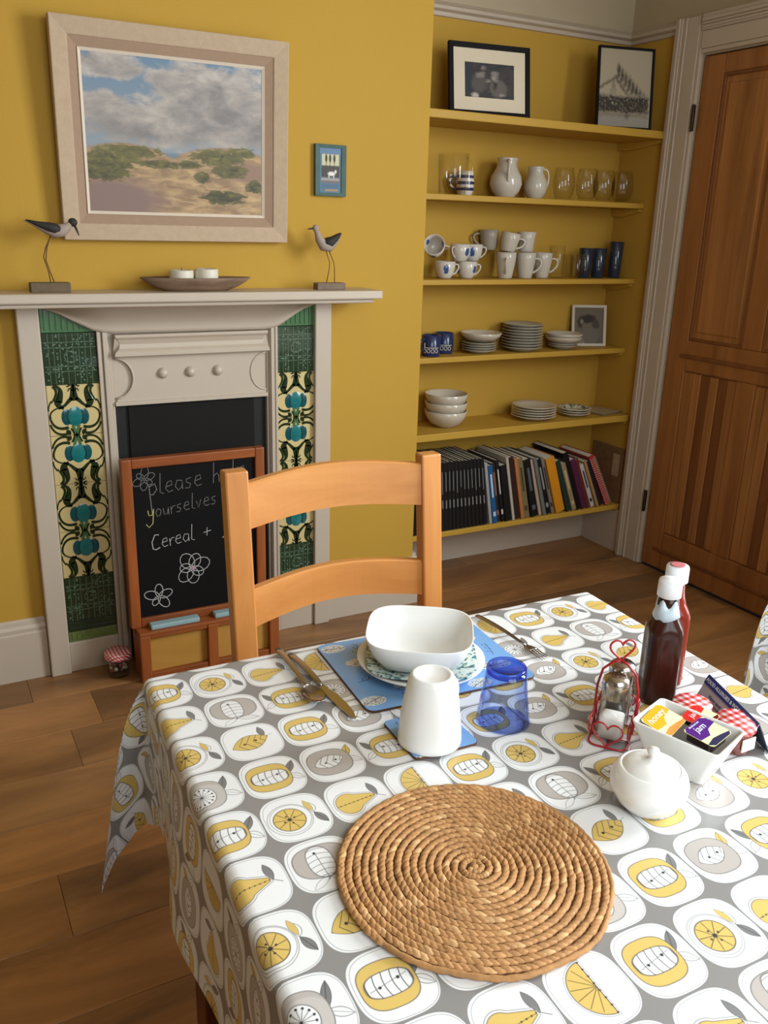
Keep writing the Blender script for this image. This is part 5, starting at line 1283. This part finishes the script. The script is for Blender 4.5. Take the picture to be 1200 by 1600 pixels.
# salt and pepper in red wire stand
RED = mat('red_wire', (176, 22, 34), .3, coat=.3)
CHR = mat('shaker_steel', (176, 168, 156), .2, 1.0)
SALT = mat('salt', (236, 232, 226), .9, bump=.3, bscale=500); PEP = mat('ground_pepper', (92, 76, 60), .9, var=.4, scale=400)
def shaker(label, loc, rz, fill, fh):
    t = thing('shaker', label, 'shaker', loc, rz)
    sq = lambda a, z: (1/((abs(math.cos(a))**6+abs(math.sin(a))**6)**(1/6))) if z < .045 else 1+(1/((abs(math.cos(a))**6+abs(math.sin(a))**6)**(1/6))-1)*max(0, (.06-z)/.015)
    MB().lathe([(0, 0), (.0165, 0), (.0178, .002), (.0178, .045), (.0165, .055), (.014, .063), (.0135, .067), (.012, .067), (.0125, .063), (.0148, .054), (.016, .045), (.016, .006), (0, .005)], 48, shape=sq).build('glass', GLASS, t)
    MB().lathe([(0, .0055), (.0154, .006), (.0154, fh), (.01, fh+.002), (0, fh+.003)], 32, shape=sq).build('contents', fill, t)
    MB().lathe([(.0165, .062), (.0172, .063), (.0172, .074), (.0178, .076), (.0178, .083), (.0165, .089), (.012, .0925), (0, .0935)], 36).build('cap', CHR, t)
    mb = MB()
    for i in range(7):
        a = i*PI/3; r = 0 if i == 6 else .006; mb.lathe([(0, 0), (.0011, 0), (.0011, .0004), (0, .0004)], 8, c=(r*math.cos(a), r*math.sin(a), .0931))
    q = mb.build('holes', BL2, t); return t
wc = Vector((.503, -1.934, TZ)); dv = Vector((.56, .42, 0)).normalized(); sidev = Vector((-dv.y, dv.x, 0))
p1 = wc-dv*.0225; p2 = wc+dv*.0225; ang = math.atan2(dv.y, dv.x)
shaker('glass salt shaker with dull steel cap, in front in the red wire stand', (p1.x, p1.y, TZ+.0028), ang, SALT, .033)
shaker('glass pepper shaker behind the salt in the red wire stand', (p2.x, p2.y, TZ+.0028), ang, PEP, .05)
ws = thing('cruet_stand', 'red wire stand with heart-shaped loops holding salt and pepper', 'stand', (wc.x, wc.y, TZ), ang)
def rr_loop(hx, hy, r, z): return [(x, y, z) for x, y in rrect(hx, hy, r, 5)]
MB().tube(rr_loop(.048, .025, .012, .0015), .0014, 7, closed=True).tube([(-.046, 0, .0014), (.046, 0, .0014)], .0012, 6).tube([(-.02, -.025, .0014), (-.02, .025, .0014)], .0012, 6).tube([(.02, -.025, .0014), (.02, .025, .0014)], .0012, 6).build('base_wire', RED, ws)
def heart(cx, cz, s, axis, off, n=30):
    p = []
    for i in range(n):
        t = 2*PI*i/n; a = 16*math.sin(t)**3/17; b = (13*math.cos(t)-5*math.cos(2*t)-2*math.cos(3*t)-math.cos(4*t))/17
        q = (cx+a*s, cz+b*s)
        p.append((q[0], off, q[1]) if axis == 'y' else (off, q[0], q[1]))
    return p
for (ax, cx, off) in (('x', 0, -.048), ('x', 0, .048), ('y', -.024, -.0255), ('y', .024, -.0255), ('y', -.024, .0255), ('y', .024, .0255)):
    MB().tube(heart(cx, .022, .022 if ax == 'y' else .021, ax, off), .0012, 6, closed=True).build('heart_loop', RED, ws)
MB().tube([(0, -.0255, .0015), (0, -.0275, .03), (0, -.027, .065), (0, -.022, .09), (0, -.01, .103), (0, 0, .107)], .0018, 7).tube([(0, .0255, .0015), (0, .0275, .03), (0, .027, .065), (0, .022, .09), (0, .01, .103), (0, 0, .107)], .0018, 7).build('handle_arch', RED, ws)
q = MB().tube(heart(0, .124, .0185, 'y', 0), .0015, 7, closed=True).build('handle_heart', RED, ws); q.rotation_euler = (0, 0, -1.0)
# sugar bowl
t = thing('sugar_bowl', 'round white lidded sugar bowl at the right of the woven mat', 'bowl', (.424, -2.078, TZ))
MB().lathe([(0, 0), (.024, 0), (.026, .002), (.036, .012), (.0445, .028), (.0455, .038), (.042, .049), (.036, .0555), (.0335, .056), (.033, .054), (.038, .048), (.042, .038), (.041, .028), (.033, .014), (.02, .006), (0, .005)], 56).build('body', CHINA, t)
MB().lathe([(0, .052), (.0325, .052), (.0335, .0545), (.0325, .0565), (.025, .0615), (.015, .065), (.006, .0665), (.0045, .069), (.006, .073), (.0075, .076), (.0065, .079), (0, .0805)], 56).build('lid', CHINA, t)
# white box with jam portions
bxo = thing('jam_dish', 'white rectangular china dish holding jam and honey portions', 'dish', (.528, -2.036, TZ), math.radians(-72))
def taper_box(m, hx0, hy0, hx1, hy1, h, r, th):
    def lp(hx, hy, r_, z): return [(x, y, z) for x, y in rrect(hx, hy, r_, 4)]
    L_ = [lp(hx0, hy0, r, 0), lp(hx1, hy1, r, h), lp(hx1-th*.3, hy1-th*.3, r, h+.0012), lp(hx1-th, hy1-th, r*.8, h), lp(hx0-th, hy0-th, r*.8, .006)]
    n = len(L_[0]); v = [p for l in L_ for p in l]; f = [tuple(range(n))[::-1], tuple(4*n+k_ for k_ in range(n))]
    for i in range(4):
        for k_ in range(n): f.append((i*n+k_, i*n+(k_+1) % n, (i+1)*n+(k_+1) % n, (i+1)*n+k_))
    return m.add(v, f)
# long axis runs from upper left to lower right of the picture
taper_box(MB(), .037, .025, .058, .0415, .058, .007, .004).build('body', CHINA, bxo, bevel=.0008)
def portion(label, loc, rot, c1, c2, c3, word, small, tub, cat='jam portion'):
    t = thing('spread_portion', label, cat, loc, rot=rot, group='single-serve spread portions in the white dish')
    MB().prism(rrect(.0165, .0165, .0045), -.012, 0, 'Z').build('tub', tub, t, bevel=.001)
    v = rrect(.0195, .0195, .005)
    MB().prism(v, 0, .0007, 'Z').build('lid', c2, t)
    # coloured half and fruit strip printed on the foil
    MB().prism([(-.0193, -.004), (-.0193, .0145), (-.0145, .0193), (.0145, .0193), (.0193, .0145), (.0193, .004), (.004, .002), (.0, -.002), (-.004, -.006)], .0007, .0009, 'Z').build('lid_print', c1, t)
    MB().prism([(-.0193, -.013), (-.0193, -.0145), (-.0145, -.0193), (.0145, -.0193), (.019, -.0155), (.006, -.0125), (-.006, -.0105)], .0007, .0009, 'Z').build('fruit_print', c3, t)
    text('lettering', word, .0125, WCP, t, (-.002, .009, .00105), (0, 0, 0), .25)
    if small: text('lettering', small, .0036, WCP, t, (-.002, .0165, .00105), (0, 0, 0), 0)
    return t
HON = mat('honey_orange', (240, 170, 30), .3, var=.05); CRF = mat('foil_cream', (238, 232, 180), .35, var=.03); HST = mat('honeycomb_orange', (232, 150, 60), .4, var=.4, scale=300)
PUR = mat('foil_purple', (86, 32, 128), .3, var=.05); BRY = mat('berries_navy', (34, 34, 74), .4, var=.6, scale=400); DTB = mat('dark_jam_tub', (30, 16, 22), .15, coat=.5)
BRT = mat('brown_tub', (96, 44, 20), .15, coat=.5); REDF = mat('foil_red', (224, 44, 40), .3); JRD = mat('jam_red', (110, 24, 14), .12, coat=.6)
def wp(u, v): # local dish coordinates -> world
    a = bxo.rotation_euler.z; return (bxo.location.x+u*math.cos(a)-v*math.sin(a), bxo.location.y+u*math.sin(a)+v*math.cos(a))
a0 = bxo.rotation_euler.z
r_ = math.radians
o = portion('honey portion with orange and cream lid leaning in the white dish', (.5125, -2.0095, TZ+.0555), (r_(10), r_(-4), r_(20)), HON, CRF, HST, 'honey', '', BRT, 'honey portion'); o.scale = (1.28, 1.08, 1)
o = portion('blackcurrant jam portion with purple and cream lid in the white dish', (.5325, -2.062, TZ+.063), (r_(4), r_(-3), r_(14)), PUR, CRF, BRY, 'jam', 'Blackcurrant', DTB); o.scale = (1.2, 1.08, 1)
o = portion('red and cream lidded jam portion partly under the purple one', (.562, -2.0245, TZ+.056), (r_(2), r_(-6), r_(18)), REDF, CRF, JRD, 'jam', '', DTB); o.scale = (1.0, .95, .7)
o = portion('dark red jam tub lying lowest between the honey and the purple lid', (.521, -2.034, TZ+.021), (0, 0, a0), JRD, JRD, JRD, '', '', JRD); o.scale = (.9, .9, 1)
# gingham lidded jam jars behind
for i, (x_, y_, lab) in enumerate(((.6005, -1.978, 'small jam jar with red gingham lid, left behind the white dish'), (.6215, -2.0345, 'small jam jar with red gingham lid, right behind the white dish'))):
    t = thing('jam_jar', lab, 'jar', (x_, y_, TZ), 0, 'gingham lidded jam jars'); 
    MB().lathe([(0, 0), (.021, 0), (.0235, .003), (.0235, .03), (.022, .034), (0, .034)], 32).build('glass', mat('jam_in_glass', (112, 40, 22), .06, coat=1, var=.2, scale=60), t)
    MB().lathe([(.0255, .031), (.0262, .032), (.0262, .041), (.0245, .0435), (0, .044)], 36, shape=lambda a, z: 1+.01*math.sin(24*a)).build('lid', gingham('gingham_lid_%d' % i, (240, 234, 232), (206, 40, 44), 90, (232, 130, 130)), t)
    MB().box(-.012, .012, -.0245, -.0225, .008, .026).build('jar_label', mat('paper_label', (232, 228, 220), .7), t, bevel=.0005)
# allergy card in a holder
ck = thing('notice_card', 'folded blue and grey allergy notice standing behind the jam dish', 'card', (.656, -1.998, TZ), 0)
# local x runs along the card's length, local y- faces the reader
CBL = mat('card_blue', (44, 66, 140), .4); CGY = mat('card_grey', (196, 192, 200), .5, var=.03); CDB = mat('card_dark', (52, 62, 84), .4)
ck.rotation_euler = (0, 0, math.radians(-110))
hw = .066
MB().prism([(-.022, 0), (.0, .046), (.0008, .046), (-.0205, 0)], -hw, hw, 'X').build('front_leaf', CGY, ck)
MB().prism([(.0, .0465), (.022, 0), (.0205, 0), (-.0006, .0455)], -hw, hw, 'X').build('rear_leaf', CDB, ck)
an = math.atan2(.046, .022)
nrm = Vector((0, -math.sin(an), math.cos(an)))
MB().box(-hw, hw, -.0065, .0065, -.0003, .0006).build('title_band', CBL, ck, loc=Vector((0, -.0031, .0395))+nrm*.0006, rot=(an, 0, 0))
text('lettering', 'FOOD ALLERGIES & INTOLERANCES', .0078, WCP, ck, Vector((0, -.0031, .0395))+nrm*.0014, (an, 0, 0))
text('lettering', 'Please speak to our staff about\nthe ingredients in your meal', .0066, mat('grey_ink', (96, 94, 104), .7), ck, Vector((0, -.0115, .022))+nrm*.0007, (an, 0, 0))
